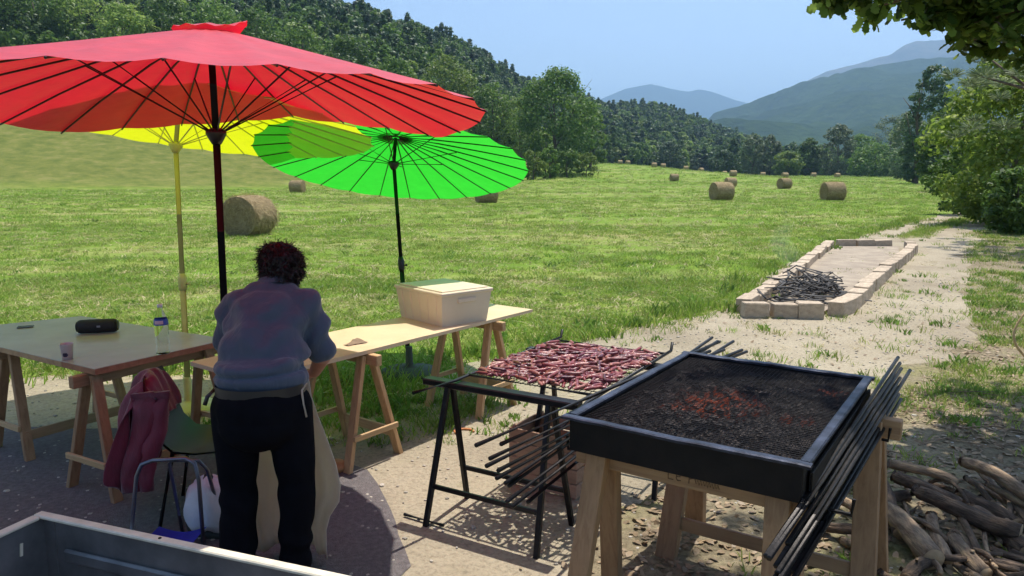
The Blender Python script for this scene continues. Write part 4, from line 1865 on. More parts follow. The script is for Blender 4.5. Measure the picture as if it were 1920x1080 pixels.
MBX = Matrix((B1, B2, Vector((0, 0, 1)))).transposed()
bb = thing('barbecue', 'large black steel charcoal barbecue box with glowing embers on wooden trestles', 'barbecue', (bp(BW / 2, BLn / 2, BZ - BD)))
for nm, c, sz in (('front_wall', (BW / 2, .004, BZ - BD / 2), (BW, .008, BD)), ('back_wall', (BW / 2, BLn - .004, BZ - BD / 2), (BW, .008, BD)),
                  ('side_wall', (.004, BLn / 2, BZ - BD / 2), (.008, BLn - .018, BD)), ('side_wall', (BW - .004, BLn / 2, BZ - BD / 2), (.008, BLn - .018, BD))):
    mb = MB()
    mb.box(bp(*c), sz, MBX, bev=.002)
    mb.build(nm, SOOT, bb)
mb = MB()
mb.box(bp(BW / 2, BLn / 2, BZ - BD + .004), (BW - .02, BLn - .02, .006), MBX)
mb.build('floor_plate', SOOT, bb)
for c, sz in (((BW / 2, .0, BZ + .006), (BW + .05, .044, .012)), ((BW / 2, BLn, BZ + .006), (BW + .05, .044, .012)),
              ((0, BLn / 2, BZ + .0062), (.044, BLn - .048, .012)), ((BW, BLn / 2, BZ + .0062), (.05, BLn - .048, .012))):
    mb = MB()
    ax = 0 if sz[0] > sz[1] else 1
    nseg = 22
    wy = .036
    rows = []
    for i in range(nseg + 1):
        q = (i / nseg - .5) * sz[ax]
        wob = .004 * noise.noise(Vector((q * 4, c[0] * 3 + 1, c[1] * 3))) + .002 * noise.noise(Vector((q * 15, c[0], c[1] + 2)))
        row = []
        for s_, zz in ((-1, -.006), (-1, .003), (-.7, .0065), (.7, .0065), (1, .003), (1, -.006), (-1, -.006)):
            o_ = s_ * wy / 2 + wob * .5
            a_, b_ = (c[0] + q, c[1] + o_) if ax == 0 else (c[0] + o_, c[1] + q)
            row.append(bp(a_, b_, c[2] + zz + wob))
        rows.append(row)
    mb.grid(rows)
    n7 = 7
    mb.f.append(list(range(6)))
    mb.f.append([nseg * n7 + k for k in range(6)][::-1])
    mb.m += [0, 0]
    mb.build('rim_flange', RIMM, bb)
# grill net
mb = MB()
nx, ny = 46, 64
for i in range(1, nx):
    mb.tube([bp(BW * i / nx, .02, BZ - .012), bp(BW * i / nx, BLn - .02, BZ - .012)], .0019, 4, cap=False)
for j in range(1, ny):
    mb.tube([bp(.02, BLn * j / ny, BZ - .0085), bp(BW - .02, BLn * j / ny, BZ - .0085)], .0021, 4, cap=False)
o = mb.build('grill_net', RODM, bb)
o['kind'] = 'stuff'


def coal_material():
    m, t, b, o = nt('charcoal_and_embers')
    co = coords(t)
    f = noise_fac(t, co, 26, 4)
    t.links.new(ramp(t, f, [(.35, (.012, .010, .010)), (.62, (.055, .040, .034)), (.78, (.15, .12, .10))]), b.inputs['Base Color'])
    b.inputs['Roughness'].default_value = .9
    acc = None
    for cx, cy, rad_ in ((-.04, .05, .24), (.50, .21, .085), (-.22, -.02, .10), (.20, -.18, .08)):
        vd = N(t, 'ShaderNodeVectorMath', operation='DISTANCE')
        t.links.new(co, vd.inputs[0])
        vd.inputs[1].default_value = (cx, cy, .06)
        mr = N(t, 'ShaderNodeMapRange')
        mr.inputs[1].default_value, mr.inputs[2].default_value, mr.inputs[3].default_value, mr.inputs[4].default_value = 0, rad_, 1, 0
        t.links.new(vd.outputs['Value'], mr.inputs[0])
        if acc is None:
            acc = mr.outputs[0]
        else:
            mm = N(t, 'ShaderNodeMath', operation='MAXIMUM')
            t.links.new(acc, mm.inputs[0])
            t.links.new(mr.outputs[0], mm.inputs[1])
            acc = mm.outputs[0]
    hot = acc
    sp = noise_fac(t, co, 30, 3, .6)
    ml = N(t, 'ShaderNodeMath', operation='MULTIPLY')
    t.links.new(ramp(t, hot, [(.05, (0, 0, 0)), (.9, (1, 1, 1))]), ml.inputs[0])
    t.links.new(ramp(t, sp, [(.48, (0, 0, 0)), (.62, (1, 1, 1))]), ml.inputs[1])
    b.inputs['Emission Color'].default_value = (1.0, .16, .035, 1)
    sc_ = N(t, 'ShaderNodeMath', operation='MULTIPLY')
    sc_.inputs[1].default_value = .3
    t.links.new(ml.outputs[0], sc_.inputs[0])
    t.links.new(sc_.outputs[0], b.inputs['Emission Strength'])
    return m


mb = MB()
r = random.Random(4)
for k in range(1500):
    a, b = r.uniform(.05, BW - .05), r.uniform(.05, BLn - .05)
    s = r.uniform(.012, .030)
    c = bp(a, b, BZ - BD + .045 + r.uniform(0, .025) + .02 * noise.noise(Vector((a * 5, b * 5, 1))))
    M_ = Euler((r.uniform(0, 6), r.uniform(0, 6), r.uniform(0, 6))).to_matrix()
    mb.box(c, (s * 2, s * 1.4, s * 1.2), M_)
o = mb.build('charcoal_bed', coal_material(), bb)
o['kind'] = 'stuff'
mb = MB()
mb.box(bp(BW / 2, BLn / 2, BZ - BD + .03), (BW - .024, BLn - .024, .045), MBX)
mb.build('ash_bed', mat('grey_ash', (.06, .055, .052), (.02, .018, .018), rough=.95, scale=20), bb)
# rod carriers on both long sides
for sd, a0 in ((0, -.002), (1, BW + .002)):
    sg = -1 if sd == 0 else 1
    for b in (.20, BLn - .18):
        mb = MB()
        pts = [bp(a0 + sg * .004, b, BZ - .05), bp(a0 + sg * .004, b, BZ - .205), bp(a0 + sg * .115, b, BZ - .205), bp(a0 + sg * .12, b, BZ - .15)]
        mb.tube(pts, .007, 6)
        mb.build('rod_carrier', SOOT, bb)
mb = MB()
mb.bar(bp(BW + .012, .06, BZ - .115), bp(BW + .012, BLn - .03, BZ - .115), .012, .16, bev=.002)
mb.build('side_shield', SOOT, bb)

# long iron rods: left bundle and right bundle
r = random.Random(8)
for k in range(11):
    a0 = -.215 + .016 * k + r.gauss(0, .006)
    z0 = .875 - .020 * k + r.gauss(0, .006)
    a1 = -.065 + .012 * (k % 6) * .9
    z1 = .905 - .016 * (k % 6) - (.02 if k > 5 else 0)
    b0, b1 = -.27 + r.uniform(-.05, .10), 1.62 + r.uniform(-.12, .28)
    mid_a = lerp(a0, a1, .55)
    mb = MB()
    p0, p1 = bp(a0, b0, z0), bp(min(a1, -.034), BLn * .97, z1)
    p2 = p1 + (p1 - p0) * ((b1 - BLn) / (BLn - b0)) + B1 * (.02 * (k % 6))
    mb.tube([p0, p0.lerp(p1, .5), p1, p2], .0085, 6)
    o = mb.build('iron_rod', RODM, None, True)
    tag(o, 'thin iron rod in the bundle along the left side of the barbecue', 'rod', 'iron rods left of the barbecue')
for k in range(11):
    a0 = BW + .03 + .010 * (k % 6) - .10 * (1 - k / 11) * .6
    z0 = .855 - .014 * k + r.gauss(0, .005)
    a1 = BW + .035 + .012 * (k % 5)
    z1 = .925 - .016 * k
    b0, b1 = -.30 + r.uniform(-.10, .12) , 1.62 + r.uniform(-.10, .18)
    mb = MB()
    af = BW + .012 + .008 * (k % 5) - .018 * (1 - k / 11)
    p0, p2 = bp(af, b0, z0 - .035), bp(a1 + .012, BLn * .95, z1)
    p3 = p2 + (p2 - p0) * ((b1 - BLn) / (BLn - b0))
    mb.tube([p0, p0.lerp(p2, .5) - Vector((0, 0, .004)), p2, p3], .009, 6)
    o = mb.build('iron_rod', RODM, None, True)
    tag(o, 'thin iron rod in the bundle along the right side of the barbecue', 'rod', 'iron rods right of the barbecue')


def xy(v):
    return (v.x, v.y)


BT = BZ - BD - .003
tb1 = wood_trestle(xy(bp(-.03, .13)), xy(bp(BW + .02, .13)), BT, 'sturdy trestle under the near end of the barbecue, pencil writing on beam', 'trestles under the barbecue', W_OLD, W_OLDX, spread=.20, leg=.07, beam=(.05, .085), inset=.11, bars=False)
tb2 = wood_trestle(xy(bp(-.03, BLn - .12)), xy(bp(BW + .16, BLn - .12)), BT, 'sturdy trestle under the far right end of the barbecue', 'trestles under the barbecue', W_OLD, W_OLDX, spread=.20, leg=.085, beam=(.05, .085), inset=.12, bars=False)
# faint handwriting on the near beam: "Le" can be made out, the word after it is only a scrawl
mb = MB()
zt = BT - .045
yy = -.0262
def stroke(pts):
    mb.tube([(-.06 + x, yy, zt + z) for x, z in pts], .0016, 4)
stroke([(0, .022), (.0, -.018), (.020, -.018)])
stroke([(.030, -.004), (.046, -.001), (.042, .008), (.033, .006), (.030, -.008), (.036, -.018), (.048, -.014)])
stroke([(.078, -.018), (.080, .020), (.094, .016), (.094, .004), (.082, .0)])
stroke([(.100 + .0052 * k, (-.016 if k % 2 else .003) + .002 * math.sin(k * 1.9)) for k in range(18)])
o = mb.build('handwriting', mat('soft_pencil', (.16, .09, .055), (.12, .07, .04), rough=.8, bstr=0), tb1, local=True)

# ------------------------------------------------------------------ low wooden crate behind the rods
def plank_crate():
    c = Vector((.27, 4.30, 0))
    t = thing('wooden_crate', 'low open wooden crate on the ground behind the iron rods', 'crate', c, None, R(-33))
    CW = wood('pinkish_crate_wood', (.48, .29, .19), (.34, .19, .12), 0)
    lx, ly, h = .46, .34, .36
    for i in range(4):
        for sy in (-1, 1):
            mb = MB()
            mb.box((0, sy * (ly / 2), .05 + i * .088), (lx, .012, .080), bev=.002)
            mb.build('slat', CW, t, local=True)
        for sx in (-1, 1):
            mb = MB()
            mb.box((sx * (lx / 2 - .008), 0, .05 + i * .088), (.012, ly - .016, .080), bev=.002)
            mb.build('slat', CW, t, local=True)
    mb = MB()
    mb.box((0, 0, .012), (lx - .03, ly - .03, .014))
    mb.build('bottom', CW, t, local=True)
    for sx in (-1, 1):
        for sy in (-1, 1):
            mb = MB()
            mb.box((sx * (lx / 2 - .03), sy * (ly / 2 - .021), h / 2 + .01), (.028, .028, h), bev=.002)
            mb.build('corner_post', CW, t, local=True)


plank_crate()

# ------------------------------------------------------------------ firewood
BK1 = mat('flaky_log_bark', (.46, .31, .17), (.085, .055, .036), rough=.95, scale=2.2, stretch=(4, 14, 14), bstr=1.0, bscale=6, bdist=.012, rand=.25, mid=(.22, .155, .10))
BK2 = mat('dark_log_bark', (.24, .155, .095), (.028, .019, .013), rough=.95, scale=2.4, stretch=(4, 14, 14), bstr=1.0, bscale=6, bdist=.012, rand=.3, mid=(.10, .066, .042))
CUT = mat('cut_log_end', (.46, .32, .18), (.30, .19, .10), rough=.85, scale=14, bstr=.3)


def log(p0, p1, r0, r1, m, label, group='firewood heaped behind the barbecue', bend=.02, seed=0):
    rr = random.Random(seed)
    p0, p1 = Vector(p0), Vector(p1)
    L = (p1 - p0).length
    n, sg = 18, 16
    pts, rad = [], []
    w1, w2 = rr.uniform(0, 6), rr.uniform(0, 6)
    for i in range(n):
        t = i / (n - 1)
        pts.append(Vector(((t - .5) * L, bend * math.sin(math.pi * t) + .006 * math.sin(7 * t + w1), .006 * math.sin(6 * t + w2))))
        rad.append(lerp(r0, r1, t) * .84)
    mb = MB()
    mb.tube(pts, rad, sg)
    for i, v in enumerate(mb.v):
        c = pts[i // sg]
        d = v - c
        q = noise.noise(Vector((v.x * 7, d.y * 60, d.z * 60 + seed * 3.1))) * .10 + noise.noise(Vector((v.x * 16, v.y * 18, v.z * 18 + seed))) * .12
        mb.v[i] = c + d * (1 + q)
    for e, sgn in ((0, -1), (n - 1, 1)):          # slanting saw cuts
        sl = rr.uniform(-.25, .25)
        for k in range(sg):
            mb.v[e * sg + k].x += sl * mb.v[e * sg + k].y
    mb.m[-1] = mb.m[-2] = 1
    for q in range(rr.randrange(0, 3)):
        k = rr.randrange(3, n - 4)
        a = rr.uniform(0, 6.28)
        sd = Vector((.4, math.cos(a), math.sin(a))).normalized()
        mb.tube([pts[k], pts[k] + sd * (rad[k] + rr.uniform(.01, .03))], [rad[k] * .38, rad[k] * .26], 7)
        mb.m[-1] = 1
    me = mb.mesh('log', smooth=True)
    o = link('log', me, None, [m, CUT])
    x, y, z = basis(p1 - p0)
    roll = Matrix.Rotation(rr.uniform(0, 6.28), 3, 'X')
    o.matrix_world = Matrix.Translation((p0 + p1) / 2) @ (Matrix((z, x, y)).transposed() @ roll).to_4x4()
    return tag(o, label, 'log', group)


def gp(px, py, z):
    return at(px, py, z)


log(gp(1662, 955, .12), gp(1752, 1052, .07), .058, .066, BK1, 'thick pale log with flaky yellow bark beside the right trestle leg', seed=1)
log(gp(1745, 965, .10), gp(1775, 1050, .06), .035, .030, BK1, 'short pale stick standing out just right of the thick flaky log', seed=2)
log(gp(1790, 1005, .08), gp(1850, 1078, .05), .040, .045, BK1, 'brown log with a bright split near the bottom of the heap', seed=3)
log(gp(1715, 920, .16), gp(1915, 1000, .10), .045, .055, BK2, 'long dark log lying slantwise across the middle of the heap', seed=4, bend=.03)
log(gp(1675, 890, .16), gp(1800, 945, .12), .042, .045, BK2, 'dark log above the long slanting one, nearest the meadow', seed=5)
log(gp(1805, 862, .20), gp(1935, 930, .17), .036, .046, BK1, 'grey barked pole sticking out at the upper right of the heap', seed=6)
log(gp(1665, 868, .12), gp(1795, 905, .12), .036, .030, BK1, 'thin log at the back edge of the heap', seed=7)
log(gp(1655, 900, .10), gp(1690, 1000, .08), .034, .04, BK2, 'log half hidden behind the right trestle leg', seed=8)
log(gp(1520, 985, .05), gp(1668, 1015, .05), .032, .032, BK2, 'dark log lying flat under the barbecue trestle', seed=9)
log(gp(1560, 930, .06), gp(1650, 985, .06), .030, .034, BK1, 'pale log under the barbecue box right of the rods', seed=10)
log(gp(1775, 1040, .05), gp(1700, 1085, .05), .035, .035, BK2, 'dark log at the very bottom of the heap', seed=11)
log(gp(1850, 905, .13), gp(1960, 965, .10), .022, .026, BK1, 'slim orange brown stick under the grey pole', seed=12)
log(gp(1560, 880, .05), gp(1640, 900, .05), .026, .03, BK1, 'thin pale log furthest left behind the barbecue', seed=13)
log(gp(1820, 960, .06), gp(1930, 1040, .05), .05, .055, BK2, 'stout dark log at the right edge of the heap', seed=14)
log(gp(1700, 1000, .03), gp(1790, 1060, .03), .045, .05, BK2, 'dark log underneath the thick flaky log', seed=15)
log(gp(1800, 930, .05), gp(1900, 985, .04), .05, .05, BK2, 'dark log buried in the right half of the heap', seed=16)
log(gp(1600, 960, .03), gp(1700, 930, .05), .04, .04, BK2, 'dark log lying crosswise behind the trestle legs', seed=17)
log(gp(1860, 1060, .05), gp(1960, 1075, .06), .03, .03, BK2, 'thin dark stick in the bottom right corner', seed=18)
log(gp(1580, 1010, .03), gp(1640, 1060, .03), .026, .03, BK1, 'small pale stick between the two barbecue trestles', seed=19)

r = random.Random(77)
for k in range(36):
    px, py = r.uniform(1640, 1930), r.uniform(880, 1075)
    a = r.gauss(.55, .35)
    L = r.uniform(60, 150)
    z0 = r.uniform(.02, .07)
    p0, p1 = gp(px, py, z0), gp(px + L * math.cos(a), min(1090, py + L * math.sin(a)), z0 + r.uniform(-.01, .03))
    rr_ = r.uniform(.012, .026)
    log(p0, p1, rr_, rr_ * .85, r.choice([BK1, BK2, BK2]), 'thin branch jumbled among the thicker logs of the firewood heap', seed=40 + k, bend=r.gauss(0, .03))

# twigs round the heap
mb = MB()
r = random.Random(31)
for k in range(130):
    c = Vector((r.uniform(1.9, 3.9), r.uniform(3.2, 6.2), .012))
    a = r.uniform(0, 6.28)
    L = r.uniform(.1, .45)
    d = Vector((math.cos(a), math.sin(a), r.uniform(-.02, .12)))
    mb.tube([c, c + d * L * .5 + Vector((r.gauss(0, .02), r.gauss(0, .02), .01)), c + d * L], [.006, .005, .002], 4)
o = mb.build('twigs', BK1, None)
tag(o, 'loose twigs scattered on the ground around the firewood', 'twigs', None, 'stuff')
# bent cane at the right edge
mb = MB()
pts = []
for i in range(12):
    t = i / 11
    pts.append((at(1920, 690, 0) + Vector((.12 * (1 - t) - .19 * math.sin(math.pi * t) + .05, .0 + t * .12, -.02 + t * .56))))
mb.tube(pts, [.016 - .008 * i / 11 for i in range(12)], 7)
o = mb.build('bent_cane', mat('dry_cane', (.55, .38, .19), (.42, .27, .12), rough=.7), None, True)
tag(o, 'bent dry yellow cane standing at the right edge of the picture', 'cane')
# a fallen iron bar near the metal trestle foot
mb = MB()
a, b = at(758, 970), at(832, 992)
mb.tube([a + Vector((0, 0, .018)), b + Vector((0, 0, .02))], .009, 6)
o = mb.build('iron_bar', RODM, None)
tag(o, 'short iron bar lying on the gravel at the metal trestle foot', 'bar')
# bread-shaped orange scrap and an orange strip on the ground under the plank table
ORG_M = mat('orange_peel_plastic', (.62, .24, .08), (.48, .17, .05), rough=.6)
mb = MB()
c = at(628, 884, .0)
mb.lathe([(.015, 0), (.07, .008), (.078, .032), (.062, .055), (.02, .064)], c + Vector((0, 0, .006)), 14)
o = mb.build('round_loaf', mat('bread_crust', (.50, .25, .10), (.34, .15, .055), rough=.75), None, True)
tag(o, 'round orange brown loaf shape lying under the plank table', 'loaf')
mb = MB()
c = at(870, 812)
pts = [c + Vector((.07 * math.cos(t * .5), .055 * math.sin(t * .5), .012)) for t in range(0, 10)]
mb.tube(pts, .009, 6)
o = mb.build('orange_strap', ORG_M, None, True)
tag(o, 'curled orange strap lying on the ground near the metal trestle', 'strap')

# ------------------------------------------------------------------ things on the left table
def bottle():
    c = at(306, 662, ZL)
    t = thing('water_bottle', 'clear plastic water bottle with a blue label on the left table', 'bottle', c)
    m, tt, b, o = nt('clear_plastic')
    b.inputs['Base Color'].default_value = (.92, .97, .95, 1)
    b.inputs['Roughness'].default_value = .08
    b.inputs['Transmission Weight'].default_value = 1.0
    b.inputs['IOR'].default_value = 1.12
    mb = MB()
    prof = [(.036, 0), (.040, .006), (.040, .05), (.0385, .055), (.040, .06), (.040, .10), (.0385, .105), (.040, .11), (.040, .16), (.039, .19), (.034, .22), (.022, .25), (.014, .27), (.014, .285)]
    mb.lathe(prof, c, 20)
    mb.build('bottle_body', m, t, True)
    mb = MB()
    mb.lathe([(.0155, .285), (.0155, .302), (.013, .304)], c, 14)
    mb.build('cap', mat('white_cap', (.75, .77, .80), rough=.4, bstr=0), t, True)
    mb = MB()
    seg = 20
    rows = []
    for z in (.178, .198, .215):
        rr = .0415 if z < .2 else .0375
        rows.append([(c.x + rr * math.cos(2 * math.pi * k / seg), c.y + rr * math.sin(2 * math.pi * k / seg), c.z + z) for k in range(seg + 1)])
    mb.grid(rows)
    lb = mb.build('label_band', mat('blue_label', (.03, .08, .42), (.02, .05, .30), rough=.4, bstr=0), t, True)
    mb = MB()
    rows = []
    for z in (.186, .198, .207):
        rr = .0423 if z < .2 else .0400
        rows.append([(c.x + rr * math.cos(a), c.y + rr * math.sin(a), c.z + z) for a in [R(-120 + 6 * k) for k in range(13)]])
    mb.grid(rows)
    mb.build('label_mark', mat('label_pink', (.62, .45, .50), rough=.5, bstr=0), lb, True)


bottle()


def cup():
    c = at(127, 673, ZL)
    t = thing('paper_cup', 'small pale cup with a dark dot standing near the table corner', 'cup', c)
    mb = MB()
    mb.lathe([(.028, 0), (.036, .092), (.037, .094), (.034, .093), (.027, .006), (.002, .005)], c, 18)
    mb.build('cup_wall', mat('pinkish_paper', (.60, .50, .48), (.52, .42, .40), rough=.6, bstr=0), t, True)
    mb = MB()
    rows = []
    for z in (.018, .03, .042):
        w_ = .5 if z == .03 else .3
        rr = .028 + .008 * z / .092 + .0015
        rows.append([(c.x + rr * math.cos(a), c.y + rr * math.sin(a), c.z + z) for a in [R(-80) + w_ * (k / 4 - .5) * 2 for k in range(5)]])
    mb.grid(rows)
    mb.build('dark_dot', mat('dark_print', (.03, .02, .05), rough=.6, bstr=0), t)


cup()


def speaker():
    c = at(184, 624, ZL)
    t = thing('portable_speaker', 'black cylindrical portable speaker lying on the left table', 'speaker', c, None, R(14))
    BF = mat('black_speaker_cloth', (.012, .012, .014), (.007, .007, .008), rough=.75, scale=60, bstr=.5, bscale=300)
    Mx = Matrix(((0, 0, 1), (1, 0, 0), (0, 1, 0)))
    mb = MB()
    mb.lathe([(.030, -.122), (.042, -.118), (.047, -.105), (.048, 0), (.047, .105), (.042, .118), (.030, .122)], (0, 0, .048), 22, M=Mx)
    mb.build('body', BF, t, True, local=True)
    for sx in (-1, 1):
        mb = MB()
        mb.lathe([(.033, 0), (.036, sx * .006), (.028, sx * .010)], (sx * .121, 0, .048), 20, M=Mx)
        mb.build('end_cap', BLACKP, t, True, local=True)
    mb = MB()
    mb.box((.018, -.047, .052), (.022, .003, .013), bev=.001)
    mb.build('badge', mat('grey_badge', (.25, .26, .30), rough=.4, bstr=0), t, local=True)


speaker()
mb = MB()
c = at(48, 614, ZL)
mb.box(c + Vector((0, 0, .006)), (.10, .05, .010), Euler((0, 0, .4)).to_matrix(), bev=.003)
o = mb.build('phone', mat('grey_glass', (.12, .14, .13), (.10, .11, .11), rough=.2, bstr=0), None)
tag(o, 'small flat grey object lying at the far left of the table', 'phone')
# paper flat beside the bottle is left out: nothing clear is seen there

# ------------------------------------------------------------------ plastic chair with the red jacket
def chair():
    c = Vector((-1.62, 3.92, 0))
    t = thing('chair', 'dark brown moulded chair half covered by the red jacket', 'chair', c, None, R(8))
    CH = mat('dark_brown_plastic', (.014, .011, .010), (.009, .007, .006), rough=.45, bstr=.05)
    # shell: back on the left (-x), seat running to +x
    prof = [(-.30, .80), (-.285, .72), (-.26, .60), (-.225, .50), (-.16, .43), (-.05, .415), (.10, .425), (.19, .42), (.215, .395)]
    rows = []
    for (x, z) in prof:
        k = 1 if z < .6 else 1 - .35 * ((z - .6) / .2) ** 2
        row = []
        for j in range(9):
            v = j / 8 - .5
            y = v * .44 * k
            dip = -.02 * math.cos(math.pi * v) if x > -.16 else 0
            bx = -.03 * (1 - 4 * v * v) if z > .5 else 0
            row.append((x + bx, y, z + dip))
        rows.append(row)
    mb = MB()
    mb.grid(rows)
    b = len(mb.v)
    mb.grid([[(p[0] - .008, p[1], p[2] - .010) for p in row] for row in rows])
    mb.build('seat_shell', CH, t, True, local=True)
    for sx in (-1, 1):
        for sy in (-1, 1):
            mb = MB()
            mb.tube([(sx * .16 - .02, sy * .16, .41), (sx * .23 - .03, sy * .21, 0)], [.013, .011], 8)
            mb.build('leg', IRON, t, True, local=True)
    mb = MB()
    mb.tube([(-.18, -.16, .40), (.14, -.16, .40), (.14, .16, .40), (-.18, .16, .40), (-.18, -.16, .40)], .009, 6)
    mb.build('seat_frame', IRON, t, True, local=True)
    return c


CHC = chair()


def jacket():
    m, t, b, o = nt('wine_red_jacket_cloth')
    co = coords(t)
    f = noise_fac(t, co, 7, 4)
    t.links.new(ramp(t, f, [(.3, (.10, .004, .018)), (.7, (.17, .009, .030))]), b.inputs['Base Color'])
    b.inputs['Roughness'].default_value = .6
    b.inputs['Sheen Weight'].default_value = .3
    bump(t, noise_fac(t, coords(t, (2, 2, .6)), 9, 4), b, .5, .02)
    M_ = Matrix.Rotation(R(8), 3, 'Z')
    root = thing('jacket', 'wine red jacket draped over the back of the dark chair', 'jacket', CHC)
    # sheet hung over the chair's top edge: outer fall (towards -x), fold line, inner fall
    rows = []
    path = [(-.44, .24), (-.435, .32), (-.425, .42), (-.41, .52), (-.395, .62), (-.375, .70), (-.35, .77), (-.315, .815), (-.28, .80), (-.255, .73), (-.235, .65), (-.215, .57)]
    nj = 34
    for i, (x, z) in enumerate(path):
        row = []
        s = i / (len(path) - 1)
        for j in range(nj):
            v = j / (nj - 1) - .5
            low = (1 - s) if s < .6 else 0
            wdt = .46 + .10 * low if s < .65 else .40
            yy = v * wdt * (1 - .30 * math.exp(-((s - .62) / .16) ** 2))
            fold = (.030 * math.sin(v * 21 + s * 4) + .018 * math.sin(v * 47 - s * 7 + 1)) * (.35 + low)
            zz = z + (.05 * math.sin(v * 9 + 1.2) + .03 * math.sin(v * 23)) * max(0, low - .35) - .10 * (abs(v) * 2) ** 2.2 * math.exp(-((s - .62) / .22) ** 2)
            p = Vector((x - fold - .03 * low * (1 - 4 * v * v), yy, zz + .012))
            p += Vector((-1, 0, .3)) * (.022 * noise.noise(p * 9) + .012 * noise.noise(p * 21))
            row.append(CHC + M_ @ p)
        rows.append(row)
    mb = MB()
    mb.grid(rows)
    o1 = mb.build('body_cloth', m, root, True)
    # sleeve hanging at the near side
    for sy, off in ((-1, .0), (-1, .075)):
        pts, rad = [], []
        for i in range(9):
            s = i / 8
            p = Vector((-.30 - .06 * s + off + .02 * math.sin(6 * s), sy * (.17 + .07 * s) - .015, .74 - .50 * s))
            pts.append(CHC + M_ @ p)
            rad.append(.058 - .014 * s + .006 * math.sin(9 * s + off * 30))
        mb = MB()
        mb.tube(pts, rad, 14, flat=.6)
        for i, v in enumerate(mb.v):
            mb.v[i] = v + Vector((1, -1, .4)) * (.020 * noise.noise(v * 11) + .012 * noise.noise(v * 27))
        mb.build('sleeve', m, root, True)
    for ob in [o1]:
        md = ob.modifiers.new('thick', 'SOLIDIFY')
        md.thickness = .006
        md = ob.modifiers.new('soft', 'SUBSURF')
        md.levels = md.render_levels = 1


jacket()

# ------------------------------------------------------------------ folding stool and white bag at the person's left
def stool():
    c = Vector((-1.68, 3.42, 0))
    t = thing('folding_stool', 'folding stool of grey steel tube with a blue seat beside the person', 'stool', c, None, R(0))
    TB = mat('grey_steel_tube', (.20, .21, .25), (.13, .14, .17), rough=.3, metal=.8, bstr=.05)
    mb = MB()
    mb.tube([(-.185, -.02, .0), (-.165, .0, .20), (-.14, .02, .40), (-.115, .025, .455), (-.06, .03, .475), (.10, .03, .485), (.14, .03, .46), (.16, .02, .38), (.18, -.02, .0)], .0105, 8)
    mb.build('tube_frame', TB, t, True, local=True)
    mb = MB()
    mb.tube([(-.02, .20, .0), (-.02, .15, .24), (-.005, .08, .44), (.02, .06, .465), (.15, .06, .46), (.17, .10, .40), (.19, .22, .0)], .0095, 8)
    mb.build('tube_frame', TB, t, True, local=True)
    rows = []
    for i in range(6):
        rows.append([(-.09 + .24 * j / 6, -.14 + .24 * i / 5, .10 - .03 * math.sin(math.pi * j / 6)) for j in range(7)])
    mb = MB()
    mb.grid(rows)
    mb.build('seat_cloth', mat('royal_blue_cloth', (.015, .02, .42), (.01, .012, .28), rough=.6), t, True, local=True)


stool()


def white_bag():
    c = Vector((-1.55, 3.62, 0))
    m, t, b, o = nt('white_sack_plastic')
    co = coords(t)
    t.links.new(ramp(t, noise_fac(t, co, 5, 3), [(.3, (.60, .60, .60)), (.7, (.74, .74, .73))]), b.inputs['Base Color'])
    b.inputs['Roughness'].default_value = .45
    bump(t, noise_fac(t, co, 14, 4), b, .5, .02)
    mb = MB()
    rows = []
    nr = 10
    for i in range(nr):
        s = i / (nr - 1)
        rr = (.115 * (math.sin(math.pi * (.12 + .80 * s))) ** .5) * (1 if i not in (0, nr - 1) else .4)
        row = []
        for k in range(29):
            a = 2 * math.pi * (k % 28) / 28
            q = rr * (1 + .10 * math.sin(5 * a + 3 * s) + .05 * math.sin(11 * a - 5 * s))
            row.append(c + Vector((q * math.cos(a) * 1.05, q * math.sin(a) * .85, .02 + s * .30 + .012 * math.sin(3 * a))))
        rows.append(row)
    mb.grid(rows)
    o = mb.build('white_bag', m, None, True)
    tag(o, 'crumpled white plastic bag standing on the ground behind the stool', 'bag')


white_bag()

